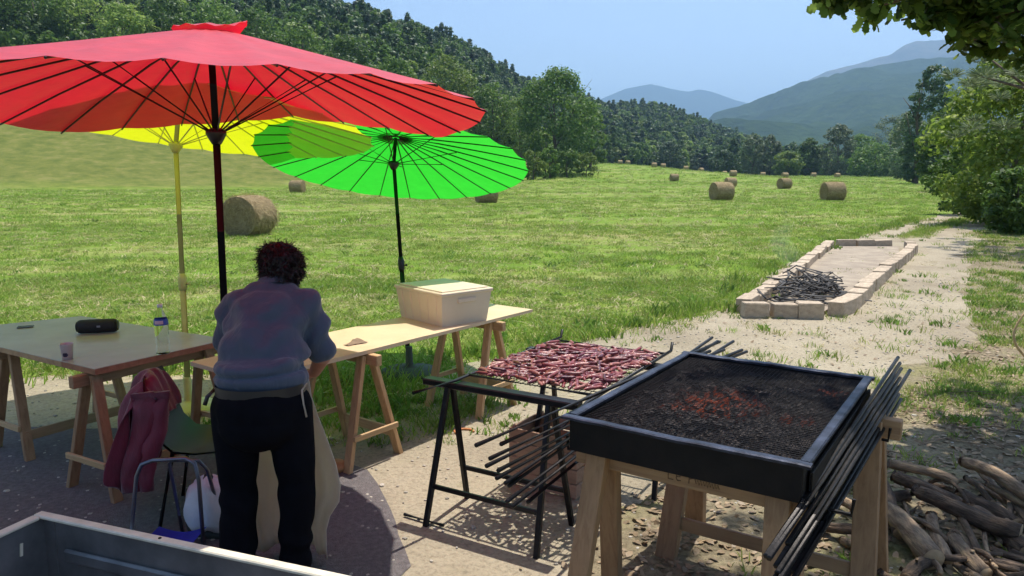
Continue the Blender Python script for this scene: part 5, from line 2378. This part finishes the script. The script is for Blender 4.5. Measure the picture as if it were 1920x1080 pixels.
# ------------------------------------------------------------------ galvanised trough in the bottom left corner
def trough():
    z = .62
    A0 = at(84, 966, z)
    Bq = at(620, 1080, z)
    d = (Bq - A0)
    d.z = 0
    d.normalize()
    L = 1.75
    nrm = Vector((d.y, -d.x, 0))         # towards the camera
    if nrm.y > 0:
        nrm = -nrm
    W_ = .62
    t = thing('metal_trough', 'long galvanised metal trough with a cream rim in the lower left corner', 'trough', Vector((A0.x, A0.y, 0)) + d * L / 2 + nrm * W_ / 2)
    GAL = mat('galvanised_sheet', (.24, .235, .23), (.13, .13, .13), rough=.4, metal=.4, scale=7, bstr=.15, bscale=24)
    CRM = mat('cream_painted_rim', (.80, .72, .54), (.60, .54, .40), rough=.5, scale=16, bstr=.2)
    o3 = Vector((A0.x, A0.y, 0))
    c00, c10, c11, c01 = o3, o3 + d * L, o3 + d * L + nrm * W_, o3 + nrm * W_
    hh = .34
    for nm, a, b in (('side_panel', c00, c10), ('end_panel', c10 + nrm * .002, c11 - nrm * .002), ('side_panel', c11, c01), ('end_panel', c01 - nrm * .002, c00 + nrm * .002)):
        mb = MB()
        mb.bar(a + Vector((0, 0, z - hh / 2)), b + Vector((0, 0, z - hh / 2)), .006, hh)
        mb.build(nm, GAL, t)
    mb = MB()
    mb.bar(c00 + nrm * W_ / 2 + d * .01 + Vector((0, 0, z - hh)), c10 + nrm * W_ / 2 - d * .01 + Vector((0, 0, z - hh)), W_ - .02, .006)
    mb.build('floor_panel', GAL, t)
    # pressed bead along the inside of the far panel
    for q in (.10,):
        mb = MB()
        mb.bar(c00 + d * .10 + nrm * .012 + Vector((0, 0, z - q - .03)), c10 - d * .1 + nrm * .012 + Vector((0, 0, z - q - .03)), .02, .05, bev=.008)
        mb.build('pressed_bead', GAL, t)
    e = nrm * .012
    for a, b in ((c00 - d * .02 + e, c10 + d * .02 + e), (c01 - d * .02 - e, c11 + d * .02 - e)):
        mb = MB()
        mb.bar(a + Vector((0, 0, z + .006)), b + Vector((0, 0, z + .006)), .036, .014, bev=.004)
        mb.build('rim_strip', CRM, t)
    for a, b in ((c00 + d * .0 + nrm * .031, c01 - nrm * .031), (c10 + nrm * .031, c11 - nrm * .031)):
        mb = MB()
        mb.bar(a + Vector((0, 0, z + .0055)), b + Vector((0, 0, z + .0055)), .036, .014, bev=.004)
        mb.build('rim_strip', CRM, t)
    mb = MB()
    mb.bar(c00 + d * .028 + nrm * .006 + Vector((0, 0, z - hh)), c00 + d * .028 + nrm * .006 + Vector((0, 0, z - .004)), .05, .006, up=nrm)
    mb.build('corner_plate', GAL, t)
    # handle slot in the left end: a bright edge round a slot
    mb = MB()
    mb.bar(c00 + nrm * .10 + d * .006 + Vector((0, 0, z - .06)), c00 + nrm * .105 + d * .006 + Vector((0, 0, z - .105)), .010, .004, up=d)
    mb.build('slot_edge', CRM, t)
    for sgn, cc in ((1, c00), (1, c01), (-1, c10), (-1, c11)):
        mb = MB()
        q = cc + d * sgn * .04 + (nrm * .03 if cc in (c00, c10) else -nrm * .03)
        mb.bar(q + Vector((0, 0, 0)), q + Vector((0, 0, z - hh - .004)), .04, .04, bev=.004)
        mb.build('leg', GAL, t)
    for q in (.55,):
        mb = MB()
        p = c00 + d * q + e + Vector((0, 0, z + .0132))
        mb.lathe([(.006, 0), (.005, .003)], p, 10)
        mb.build('rivet', IRON, t)


trough()

# ------------------------------------------------------------------ the person
def capsule(mb, p0, r0, p1, r1, n=5, seg=14):
    p0, p1 = Vector(p0), Vector(p1)
    d = (p1 - p0)
    L = d.length
    d.normalize()
    pts, rad = [], []
    for i in range(5):
        a = math.pi / 2 * (i / 4)
        pts.append(p0 - d * r0 * math.cos(a)); rad.append(max(.0005, r0 * math.sin(a)))
    for i in range(1, n):
        pts.append(p0.lerp(p1, i / n)); rad.append(lerp(r0, r1, i / n))
    for i in range(5):
        a = math.pi / 2 * (i / 4)
        pts.append(p1 + d * r1 * math.sin(a)); rad.append(max(.0005, r1 * math.cos(a)))
    mb.tube(pts, rad, seg)


def ellipsoid(mb, c, rad, rot=(0, 0, 0), seg=20, rings=12):
    M_ = Euler(rot).to_matrix()
    rows = []
    prof = []
    b = len(mb.v)
    c = Vector(c)
    for i in range(rings + 1):
        th_ = math.pi * i / rings
        prof.append((max(.002, math.sin(th_)), -math.cos(th_)))
    for r_, z in prof:
        for k in range(seg):
            a = 2 * math.pi * k / seg
            mb.v.append(c + M_ @ Vector((rad[0] * r_ * math.cos(a), rad[1] * r_ * math.sin(a), rad[2] * z)))
    for i in range(rings):
        for k in range(seg):
            a, d = b + i * seg + k, b + i * seg + (k + 1) % seg
            mb.f.append([a, d, d + seg, a + seg]); mb.m.append(0)
    mb.f.append([b + k for k in range(seg)][::-1]); mb.m.append(0)
    mb.f.append([b + rings * seg + k for k in range(seg)]); mb.m.append(0)


def fuse(name, mb, voxel, smooth_it=6, disp=None, mats_=None, parent=None):
    """weld overlapping shapes into one continuous skin"""
    me = mb.mesh(name)
    o = bpy.data.objects.new(name + '_tmp', me)
    COL.objects.link(o)
    md = o.modifiers.new('r', 'REMESH')
    md.mode = 'VOXEL'
    md.voxel_size = voxel
    md.use_smooth_shade = True
    md = o.modifiers.new('s', 'SMOOTH')
    md.factor = .5
    md.iterations = smooth_it
    dg_ = bpy.context.evaluated_depsgraph_get()
    dg_.update()
    me2 = bpy.data.meshes.new_from_object(o.evaluated_get(dg_))
    bpy.data.objects.remove(o)
    if disp:
        nr = [v.normal.copy() for v in me2.vertices]
        for v, n_ in zip(me2.vertices, nr):
            v.co += n_ * disp(v.co, n_)
    me2.polygons.foreach_set('use_smooth', [True] * len(me2.polygons))
    me2.name = name
    me2.update()
    me2.materials.clear()
    return link(name, me2, parent, mats_)


SKIN = mat('sunburnt_skin', (.46, .22, .15), (.38, .165, .11), rough=.5, scale=18, bstr=.1, bscale=140)


def hand(mb, wrist, d, palm_n, side, curl=.5, s=1.0):
    """palm with four unequal bent fingers and a thumb leaving its side; side=+1: thumb towards +x of (d x n)"""
    d = Vector(d).normalized()
    n_ = Vector(palm_n)
    n_ = (n_ - d * n_.dot(d)).normalized()
    x = d.cross(n_).normalized() * side
    w = Vector(wrist)
    kn = w + d * .085 * s
    for q in (-.028, -.010, .010, .028):
        capsule(mb, w + x * q * .6 * s, .019 * s, kn + x * q * s, .0135 * s, 3, 10)
    for q, L in ((.030, .070), (.011, .080), (-.009, .074), (-.028, .058)):
        p = kn + x * q * s
        dd = d.copy()
        for k, f in enumerate((.42, .33, .25)):
            ang = curl * (.5 + .35 * k)
            dd = (dd * math.cos(ang) + n_ * math.sin(ang)).normalized()
            e = p + dd * L * f * s * 1.25
            capsule(mb, p, (.0098 - .0009 * k) * s, e, (.0090 - .0009 * k) * s, 2, 9)
            p = e
    p = w + d * .022 * s + x * .026 * s
    dd = (d * .6 + x * .75 + n_ * .35).normalized()
    for k, L in enumerate((.042, .032, .026)):
        e = p + dd * L * s
        capsule(mb, p, (.0125 - .0014 * k) * s, e, (.0112 - .0014 * k) * s, 2, 9)
        p = e
        dd = (dd * .85 + d * .45 + n_ * .2).normalized()


def person():
    c = Vector((-1.10, 3.17, 0))
    t = thing('person', 'person in a blue grey shirt and black trousers bending over the work, seen from behind', 'person', c, None, R(4))
    ROT = Matrix.Rotation(R(-6), 3, 'Z')
    lh, rh = (-.108, .0, .86), (.108, .0, .86)
    lk, rk_ = (-.132, .035, .47), (.128, .03, .47)
    la, ra = (-.128, -.03, .085), (.118, -.03, .085)
    ls, rs = (-.172, .25, 1.238), (.172, .24, 1.236)
    le, re = (-.235, .31, 1.02), (.222, .245, .995)
    lw, rw = (-.10, .48, .90), (.150, .425, .875)
    hc = Vector((.032, .345, 1.408))
    # body: head, neck, trunk core, arms, hands, ankles and feet in one skin
    mb = MB()
    ellipsoid(mb, hc, (.074, .092, .105), (R(-22), 0, R(-8)))
    ellipsoid(mb, hc + Vector((0, .030, -.045)), (.056, .066, .070), (R(-22), 0, 0))
    f = Vector((0, math.cos(R(-22)), math.sin(R(-22))))
    u_ = Vector((0, -f.z, f.y))
    capsule(mb, hc + f * .085 + u_ * .015, .009, hc + f * .108 - u_ * .018, .014, 2, 10)      # nose
    for sx in (-1, 1):
        ellipsoid(mb, hc + Vector((sx * .076, 0, 0)) + f * -.002 - u_ * .008, (.010, .020, .031), (R(-22), 0, 0), 10, 8)   # ears
    ellipsoid(mb, hc + f * .082 - u_ * .050, (.026, .012, .009), (R(-22), 0, 0), 10, 8)       # lips
    capsule(mb, (0, .22, 1.28), .062, hc - u_ * .05 - f * .01, .055, 4)
    capsule(mb, (0, .03, .95), .11, (0, .20, 1.17), .095, 5)
    for a, b, e_, w in ((ls, le, lw, -1), (rs, re, rw, 1)):
        capsule(mb, a, .058, b, .043, 5)
        capsule(mb, b, .042, e_, .029, 5)
    capsule(mb, (0, .0, .93), .12, (0, .0, .86), .12)
    for h_, k_, a_ in ((lh, lk, la), (rh, rk_, ra)):
        capsule(mb, h_, .085, k_, .058)
        capsule(mb, k_, .055, a_, .038)
        capsule(mb, Vector(a_) + Vector((0, 0, -.03)), .036, Vector(a_) + Vector((0, .13, -.05)), .030)
    hand(mb, lw, (.55, .55, -.30), (.3, .1, -1), -1, .55)
    hand(mb, rw, (-.55, .55, -.35), (-.3, .1, -1), 1, .55)
    fuse('body', mb, .0065, 4, None, SKIN, t)
    # eyes
    EYE_M = mat('eye_white', (.75, .72, .70), rough=.2, bstr=0)
    for sx in (-1, 1):
        m2 = MB()
        ellipsoid(m2, hc + Vector((sx * .030, 0, 0)) + f * .078 + u_ * .012, (.012, .010, .011), (0, 0, 0), 10, 8)
        m2.build('eye', EYE_M, t, True, local=True)
    # hair: thick tousled brown
    HAIR = mat('dark_reddish_brown_hair', (.018, .010, .010), (.007, .004, .0045), rough=.45, scale=40, bstr=.6, bscale=120, bdist=.004)
    mb = MB()
    ellipsoid(mb, hc - f * .016 + u_ * .014, (.096, .100, .104), (R(-22), 0, 0))
    ellipsoid(mb, hc - f * .040 - u_ * .030, (.086, .070, .085), (R(-22), 0, 0))

    def hd(co, n_):
        return .006 * noise.noise(co * 22) + .003 * noise.noise(co * 50) + (.012 * noise.noise(co * 11))
    hair = fuse('hair', mb, .006, 2, hd, HAIR, t)
    rr = np.random.default_rng(4)
    hv = np.array([v.co[:] for v in hair.data.vertices])
    hn = np.array([v.normal[:] for v in hair.data.vertices])
    k = rr.integers(0, len(hv), 5200)
    p, n_ = hv[k], hn[k]
    dirn = n_ * .22 + rr.normal(size=p.shape) * .38 + np.array([0, -.1, -.6])
    dirn /= np.linalg.norm(dirn, axis=1)[:, None]
    L = rr.uniform(.014, .036, (len(p), 1))
    s_ = np.cross(dirn, rr.normal(size=p.shape))
    s_ /= np.linalg.norm(s_, axis=1)[:, None] + 1e-9
    q = p + dirn * L
    q2 = q + (n_ * -.2 + rr.normal(size=p.shape) * .7) * L * .6
    V = np.stack([p - s_ * .002, p + s_ * .002, q + s_ * .0016, q - s_ * .0016, q2 + s_ * .0006, q2 - s_ * .0006], 1).reshape(-1, 3)
    b = np.arange(len(p)) * 6
    Fq = np.concatenate([np.stack([b, b + 1, b + 2, b + 3], 1), np.stack([b + 3, b + 2, b + 4, b + 5], 1)])
    link('hair_strands', np_mesh('hair_strands', V, Fq), hair, HAIR)
    # trousers
    TRO = mat('black_trousers', (.0055, .0055, .0085), (.003, .003, .005), rough=.9, scale=9, bstr=.3, bscale=16, bdist=.01, spec=.1)
    mb = MB()
    ellipsoid(mb, (0, -.025, .85), (.195, .150, .145))
    ellipsoid(mb, (0, -.03, .78), (.185, .140, .13))
    capsule(mb, (0, .0, .93), .150, (0, .0, .86), .150)
    for sx, h_, k_, a_ in ((-1, lh, lk, la), (1, rh, rk_, ra)):
        capsule(mb, Vector(h_) + Vector((0, 0, -.02)), .108, Vector(k_), .083, 6, 18)
        capsule(mb, Vector(k_), .083, Vector(a_) + Vector((0, .0, .02)), .074, 6, 18)
    for v in mb.v:
        v.z = min(v.z, .935)
        if v.z < .05:
            v.z = .05

    def td(co, n_):
        w_ = .010 * math.sin(co.z * 34 + 5 * noise.noise(co * 5)) * sstep(.75, .25, co.z) if co.z < .75 else 0
        return .010 * noise.noise(Vector((co.x * 7, co.y * 7, co.z * 3.2))) + w_ * .6
    fuse('trousers', mb, .009, 5, td, TRO, t)
    # belt
    mb = MB()
    rows = []
    for z in (.905, .925, .948):
        rows.append([(.192 * math.cos(2 * math.pi * k / 40), .150 * math.sin(2 * math.pi * k / 40) - .006, z) for k in range(41)])
    mb.grid(rows)
    mb.build('belt', mat('dark_leather_belt', (.030, .026, .026), (.018, .016, .016), rough=.4), t, True, local=True)
    mb = MB()
    mb.tube([(-.19, -.02, .925), (-.215, -.05, .90), (-.225, -.06, .865)], .009, 6)
    mb.build('belt_end', BLACKP, t, True, local=True)
    # shirt
    m, tt, b, o = nt('blue_grey_shirt')
    co = coords(tt)
    fz = noise_fac(tt, co, 6, 4)
    tt.links.new(ramp(tt, fz, [(.3, (.046, .060, .094)), (.7, (.056, .073, .112))]), b.inputs['Base Color'])
    b.inputs['Roughness'].default_value = .75
    b.inputs['Sheen Weight'].default_value = .25
    bump(tt, noise_fac(tt, coords(tt, (1.0, 1.0, .45)), 13, 4, .55, .8), b, .55, .02)
    MATS['blue_grey_shirt'] = m
    mb = MB()
    ellipsoid(mb, (-.005, .18, 1.17), (.192, .150, .165), (R(-32), 0, 0))
    ellipsoid(mb, (0, .09, 1.06), (.192, .150, .17), (R(-20), 0, 0))
    ellipsoid(mb, (0, .025, .965), (.206, .168, .11), (R(-8), 0, 0))
    capsule(mb, (-.135, .24, 1.248), .080, (.135, .23, 1.246), .080, 6, 18)
    capsule(mb, (-.06, .245, 1.292), .070, (.07, .245, 1.292), .070)
    capsule(mb, (.0, .24, 1.292), .078, (.018, .295, 1.346), .066)
    capsule(mb, ls, .074, Vector(ls).lerp(Vector(le), .80), .070, 6, 18)
    capsule(mb, rs, .074, Vector(rs).lerp(Vector(re), .84), .069, 6, 18)
    for v in mb.v:
        if abs(v.x) < .24 and v.y < .3:
            v.z = max(v.z, .908 + .012 * math.sin(v.x * 9 + 1))

    def sd(co, n_):
        # folds falling diagonally from the shoulders, a sharp horizontal tuck above the waist
        u1 = co.x * .8 + co.z
        w1 = math.sin((co.x * 1.0 - co.z * .75) * 38 + 3.5 * noise.noise(co * 4.5))
        w2 = math.sin((co.x * .9 + co.z * .6) * 30 + 4.0 * noise.noise(co * 4 + Vector((3, 0, 0))))
        k1 = sstep(.93, 1.06, co.z) * sstep(1.38, 1.22, co.z)
        tuck = -.014 * math.exp(-((co.z - 1.000 - .06 * co.x) / .010) ** 2) + .013 * math.exp(-((co.z - 1.030 - .06 * co.x) / .018) ** 2)
        return (.016 * w1 * max(0, noise.noise(co * 3.1) + .45) + .013 * w2 * max(0, noise.noise(co * 3.7 + Vector((9, 1, 0))) + .35)) * k1 + tuck * (1 if co.y < .16 else 0) + .010 * noise.noise(co * 5)
    shirt = fuse('shirt', mb, .0075, 5, sd, m, t)
    # collar
    mb = MB()
    rows = []
    for i, (dz, rr_) in enumerate(((0, .074), (.022, .070), (.040, .068), (.030, .080), (.010, .088))):
        row = []
        for k in range(29):
            a = R(-235 + 290 * k / 28)
            row.append(Vector((.016, .282, 1.328)) + Vector((rr_ * math.cos(a), rr_ * math.sin(a) * .95 + dz * .3, dz + rr_ * math.sin(a) * -.25)))
        rows.append(row)
    mb.grid(rows)
    mb.build('collar', m, shirt, True, local=True)
    # apron: long beige cloth hanging in front of the legs, flaring past the right leg
    m, tt, b, o = nt('beige_apron_cloth')
    co = coords(tt)
    tt.links.new(ramp(tt, noise_fac(tt, co, 8, 4), [(.3, (.64, .55, .45)), (.7, (.80, .71, .60))]), b.inputs['Base Color'])
    b.inputs['Roughness'].default_value = .85
    bump(tt, noise_fac(tt, coords(tt, (3, 3, 1)), 9, 4), b, .5, .02)
    MATS['beige_apron_cloth'] = m
    tr2 = tt.nodes.new('ShaderNodeBsdfTranslucent')
    tr2.inputs['Color'].default_value = (.9, .80, .68, 1)
    mx2 = tt.nodes.new('ShaderNodeMixShader')
    mx2.inputs[0].default_value = .55
    tt.links.new(b.outputs[0], mx2.inputs[1])
    tt.links.new(tr2.outputs[0], mx2.inputs[2])
    tt.links.new(mx2.outputs[0], o.inputs['Surface'])
    rows = []
    prof = [(.93, .185, .195), (.86, .20, .20), (.76, .21, .225), (.64, .215, .262), (.52, .215, .295), (.42, .215, .310), (.34, .21, .300), (.27, .20, .255), (.20, .195, .235), (.10, .19, .232), (.05, .185, .235)]
    for i, (z, xl, xr) in enumerate(prof):
        row = []
        for j in range(31):
            v = j / 30
            x = lerp(-xl, xr, v)
            bow = 1 - ((v - .5) * 2) ** 2
            y = .05 + .155 * bow ** .6 + (.025 * math.sin(v * 19 + z * 3) + .012 * math.sin(v * 41 + z * 5)) * (1 - z) * 1.2 + .05 * (1 - z)
            row.append((x, y, z))
        rows.append(row)
    mb = MB()
    mb.grid(rows)
    ap = mb.build('apron', m, t, True, local=True)
    md = ap.modifiers.new('thick', 'SOLIDIFY')
    md.thickness = .004
    mb = MB()
    mb.tube([(.185, .04, .945), (.196, .0, .935), (.185, -.05, .92), (.192, -.06, .86), (.200, -.05, .80)], .005, 5)
    mb.build('apron_string', m, t, True, local=True)
    # shoes
    for a_ in (la, ra):
        mb = MB()
        a_ = Vector(a_)
        capsule(mb, a_ + Vector((0, -.02, -.035)), .046, a_ + Vector((0, .165, -.047)), .038, 4, 14)
        for v in mb.v:
            v.z = max(v.z, .002)
        mb.build('shoe', BLACKP, t, True, local=True)


person()


# a hand at the very edge of the picture, resting on the trough
def bystander():
    c = Vector((-1.92, 2.05, 0))
    t = thing('person', 'bare hand and forearm of someone reaching in at the lower left corner', 'person', (c.x, c.y, .62))
    mb = MB()
    w = Vector((-1.62, 2.13, .655))
    capsule(mb, (-2.10, 1.98, .86), .045, w, .030, 6)
    hand(mb, w, (.8, .25, -.28), (0, 0, -1), 1, .35)
    for i, v in enumerate(mb.v):
        mb.v[i] = v - Vector((c.x, c.y, .62))
    fuse('arm', mb, .0045, 3, None, SKIN, t)


# bystander()

# ------------------------------------------------------------------ the oak over the verge
def oak_leaf_mesh():
    half = [(0, 0), (.05, .06), (.16, .16), (.11, .24), (.24, .36), (.17, .46), (.31, .60), (.22, .70), (.27, .82), (.14, .92), (0, 1.0)]
    V, Fq = [], []
    for x, y in half:
        V.append((0, y, 0))
    n = len(half)
    for sgn in (1, -1):
        b = len(V)
        for x, y in half:
            V.append((sgn * x, y, .10 * x - .10 * y * y))
        for i in range(n - 1):
            f_ = [i, b + i, b + i + 1, i + 1]
            Fq.append(f_ if sgn > 0 else f_[::-1])
    V[:n] = [(0, y, -.10 * y * y - .03) for x, y in half]
    me = bpy.data.meshes.new('oak_leaf')
    me.from_pydata(V, [], Fq)
    me.polygons.foreach_set('use_smooth', [True] * len(Fq))
    me.update()
    return me


def oak():
    root = Vector((7.2, 4.6, 0))
    t = thing('oak_tree', 'oak spreading its lobed leaves into the top right corner', 'tree', root)
    OL = leafmat('oak_leaf_green', (.060, .12, .022), (.13, .21, .036), .6, c3=(.22, .30, .06))
    OLs = leafmat('oak_leaf_single', (.060, .12, .022), (.13, .21, .036), .6, by='object', c3=(.22, .30, .06))
    mb = MB()
    mb.tube([root + Vector((0, 0, -.2)), root + Vector((0, 0, .3)), root + Vector((.05, .1, 1.6)), root + Vector((0, .3, 3.2)), root + Vector((-.3, .5, 5.0)), root + Vector((-.4, .6, 7.0))], [.42, .30, .25, .22, .16, .07], 12)
    mb.build('trunk', BARK, t, True)
    r = random.Random(17)
    tips = []

    def limb(p0, p1, r0, twigs, spread, nsub=7):
        mid = p0.lerp(p1, .5) + Vector((r.gauss(0, .15), r.gauss(0, .15), r.uniform(.1, .35)))
        pts = [p0, p0.lerp(mid, .5) + Vector((0, 0, .05)), mid, mid.lerp(p1, .55) + Vector((0, 0, .04)), p1]
        mb_ = MB()
        mb_.tube(pts, [r0, r0 * .8, r0 * .6, r0 * .38, r0 * .15], 8)
        for k in range(twigs):
            s = r.uniform(.25, 1)
            i = min(3, int(s * 4))
            q = pts[i].lerp(pts[i + 1], s * 4 - i)
            d = Vector((r.gauss(0, 1), r.gauss(0, 1), r.gauss(-.15, .55))).normalized() * spread * r.uniform(.4, 1)
            e = q + d
            mb_.tube([q, q.lerp(e, .5) + Vector((0, 0, .03)), e], [r0 * .16, r0 * .11, .003], 5)
            for w in range(nsub):
                b_ = q.lerp(e, r.uniform(.35, 1.0))
                tips.append((b_, (d.normalized() + Vector((r.gauss(0, .5), r.gauss(0, .5), r.gauss(-.1, .4)))).normalized()))
        mb_.build('limb', BARK, t, True)
    L = [
        ((6.9, 5.1, 3.2), (2.55, 5.6, 3.02), .085, 26, .42),      # the branch reaching into the picture
        ((6.9, 5.1, 3.3), (3.3, 6.3, 3.30), .08, 30, .55),
        ((6.9, 5.0, 3.6), (3.9, 5.4, 3.42), .08, 34, .65),
        ((6.8, 5.1, 4.4), (3.2, 5.6, 4.5), .10, 40, .9),
        ((6.8, 5.2, 4.0), (4.6, 7.4, 3.75), .08, 36, .7),
        ((6.8, 5.2, 5.4), (4.2, 4.0, 5.6), .10, 44, 1.0),
        ((6.8, 5.2, 6.2), (2.3, 5.2, 6.7), .10, 44, .8),
        ((6.8, 5.2, 5.8), (8.6, 8.2, 5.6), .10, 36, 1.0),
        ((6.8, 5.2, 6.6), (9.0, 3.2, 6.6), .10, 30, 1.0),
        ((6.8, 5.2, 6.8), (5.6, 6.2, 8.4), .10, 40, 1.1),
    ]
    L += [((6.9, 5.1, 3.2), (3.45, 5.9, 2.84), .05, 46, .28), ((6.9, 5.1, 3.2), (4.25, 6.1, 2.76), .05, 50, .32), ((6.9, 5.1, 3.2), (3.95, 5.5, 2.84), .05, 46, .30),
          ((6.9, 5.1, 3.3), (2.05, 5.25, 3.07), .045, 50, .22), ((6.9, 5.1, 3.3), (2.30, 5.35, 3.06), .05, 40, .26), ((6.9, 5.1, 3.3), (2.75, 5.5, 2.92), .05, 46, .28), ((6.9, 5.1, 3.3), (3.15, 5.3, 2.86), .05, 50, .30), ((6.9, 5.1, 3.3), (3.7, 5.6, 2.92), .05, 50, .34),
          ((6.9, 5.1, 3.3), (3.05, 5.5, 3.05), .05, 46, .34), ((6.9, 5.1, 3.4), (3.6, 5.8, 3.12), .05, 50, .38), ((6.9, 5.1, 3.5), (2.95, 5.2, 3.16), .05, 46, .36),
          ((6.9, 5.1, 3.6), (4.1, 6.4, 3.2), .05, 50, .45), ((6.9, 5.1, 3.6), (4.4, 6.0, 3.05), .05, 46, .40), ((6.9, 5.1, 3.6), (4.9, 6.8, 3.1), .05, 46, .45),
          ((6.8, 5.2, 6.0), (2.4, 4.6, 6.1), .09, 44, .9), ((6.8, 5.2, 6.2), (3.6, 5.6, 6.4), .09, 40, .9),
          ((6.8, 5.2, 5.6), (4.6, 5.0, 5.2), .09, 44, 1.0), ((6.8, 5.2, 6.0), (5.0, 7.6, 6.0), .09, 44, 1.1), ((6.8, 5.2, 6.4), (2.6, 5.6, 6.0), .09, 44, .9)]
    for p0, p1, r0, tw, sp in L:
        limb(Vector(p0), Vector(p1), r0, tw, sp)
    base = oak_leaf_mesh()
    bv = np.array([v.co[:] for v in base.vertices])
    bf = np.array([list(p.vertices) for p in base.polygons])
    base.materials.append(OLs)
    singles, rest = [], []
    c_, s_ = math.cos(PITCH), math.sin(PITCH)
    for (p, d) in tips:
        for w in range(5):
            dd = (d + Vector((r.gauss(0, .6), r.gauss(0, .6), r.gauss(-.15, .45)))).normalized()
            up_ = Vector((r.gauss(0, .45), r.gauss(0, .45), 1))
            x, y, z = basis(dd, up_)
            M_ = Matrix((x, z, -y if False else y)).transposed()
            size = r.uniform(.065, .125)
            q = p + Vector((r.gauss(0, .035), r.gauss(0, .035), r.gauss(0, .03)))
            fwd = q.y * c_ - (q.z - EYE) * s_
            vis = False
            if fwd > .5:
                sx = 960 + F * q.x / fwd
                sy = 540 - F * (q.y * s_ + (q.z - EYE) * c_) / fwd
                vis = -5 < sy < 1080 and 0 < sx < 1925
            (singles if vis else rest).append((q, M_, size, (q - Vector((0, 0, EYE))).length))
    singles.sort(key=lambda a: a[3])
    for q, M_, size, _ in singles[:290]:
        o = bpy.data.objects.new('leaf', base)
        COL.objects.link(o)
        o.parent = t
        o.matrix_local = Matrix.Translation(q - root) @ M_.to_4x4() @ Matrix.Scale(size, 4)
    rest += singles[290:]
    Vs, Fs = [], []
    for i, (q, M_, size, _) in enumerate(rest):
        m3 = np.array(M_)
        Vs.append((bv * size) @ m3.T + np.array(q - root))
        Fs.append(bf + i * len(bv))
    me = np_mesh('crown', np.concatenate(Vs), np.concatenate(Fs), True)
    o = link('crown', me, t, OL)
    o['kind'] = 'stuff'
    print('oak leaves', len(singles), len(rest))


oak()

# ------------------------------------------------------------------ thin smoke over the burnt branches
def smoke():
    m = bpy.data.materials.new('thin_smoke')
    m.use_nodes = True
    t = m.node_tree
    t.nodes.clear()
    out = t.nodes.new('ShaderNodeOutputMaterial')
    v = t.nodes.new('ShaderNodeVolumePrincipled')
    v.inputs['Color'].default_value = (.75, .85, 1.0, 1)
    v.inputs['Density'].default_value = .22
    t.links.new(v.outputs[0], out.inputs['Volume'])
    mb = MB()
    pts = [Vector((4.75 + .12 * math.sin(i * .9), 12.75 + .03 * i, .12 + .11 * i)) for i in range(9)]
    mb.tube(pts, [.06, .11, .16, .19, .20, .20, .17, .12, .05], 14)
    o = mb.build('smoke', m, None, True)
    tag(o, 'faint bluish smoke rising from the burnt branches in the stone border', 'smoke', None, 'stuff')


smoke()
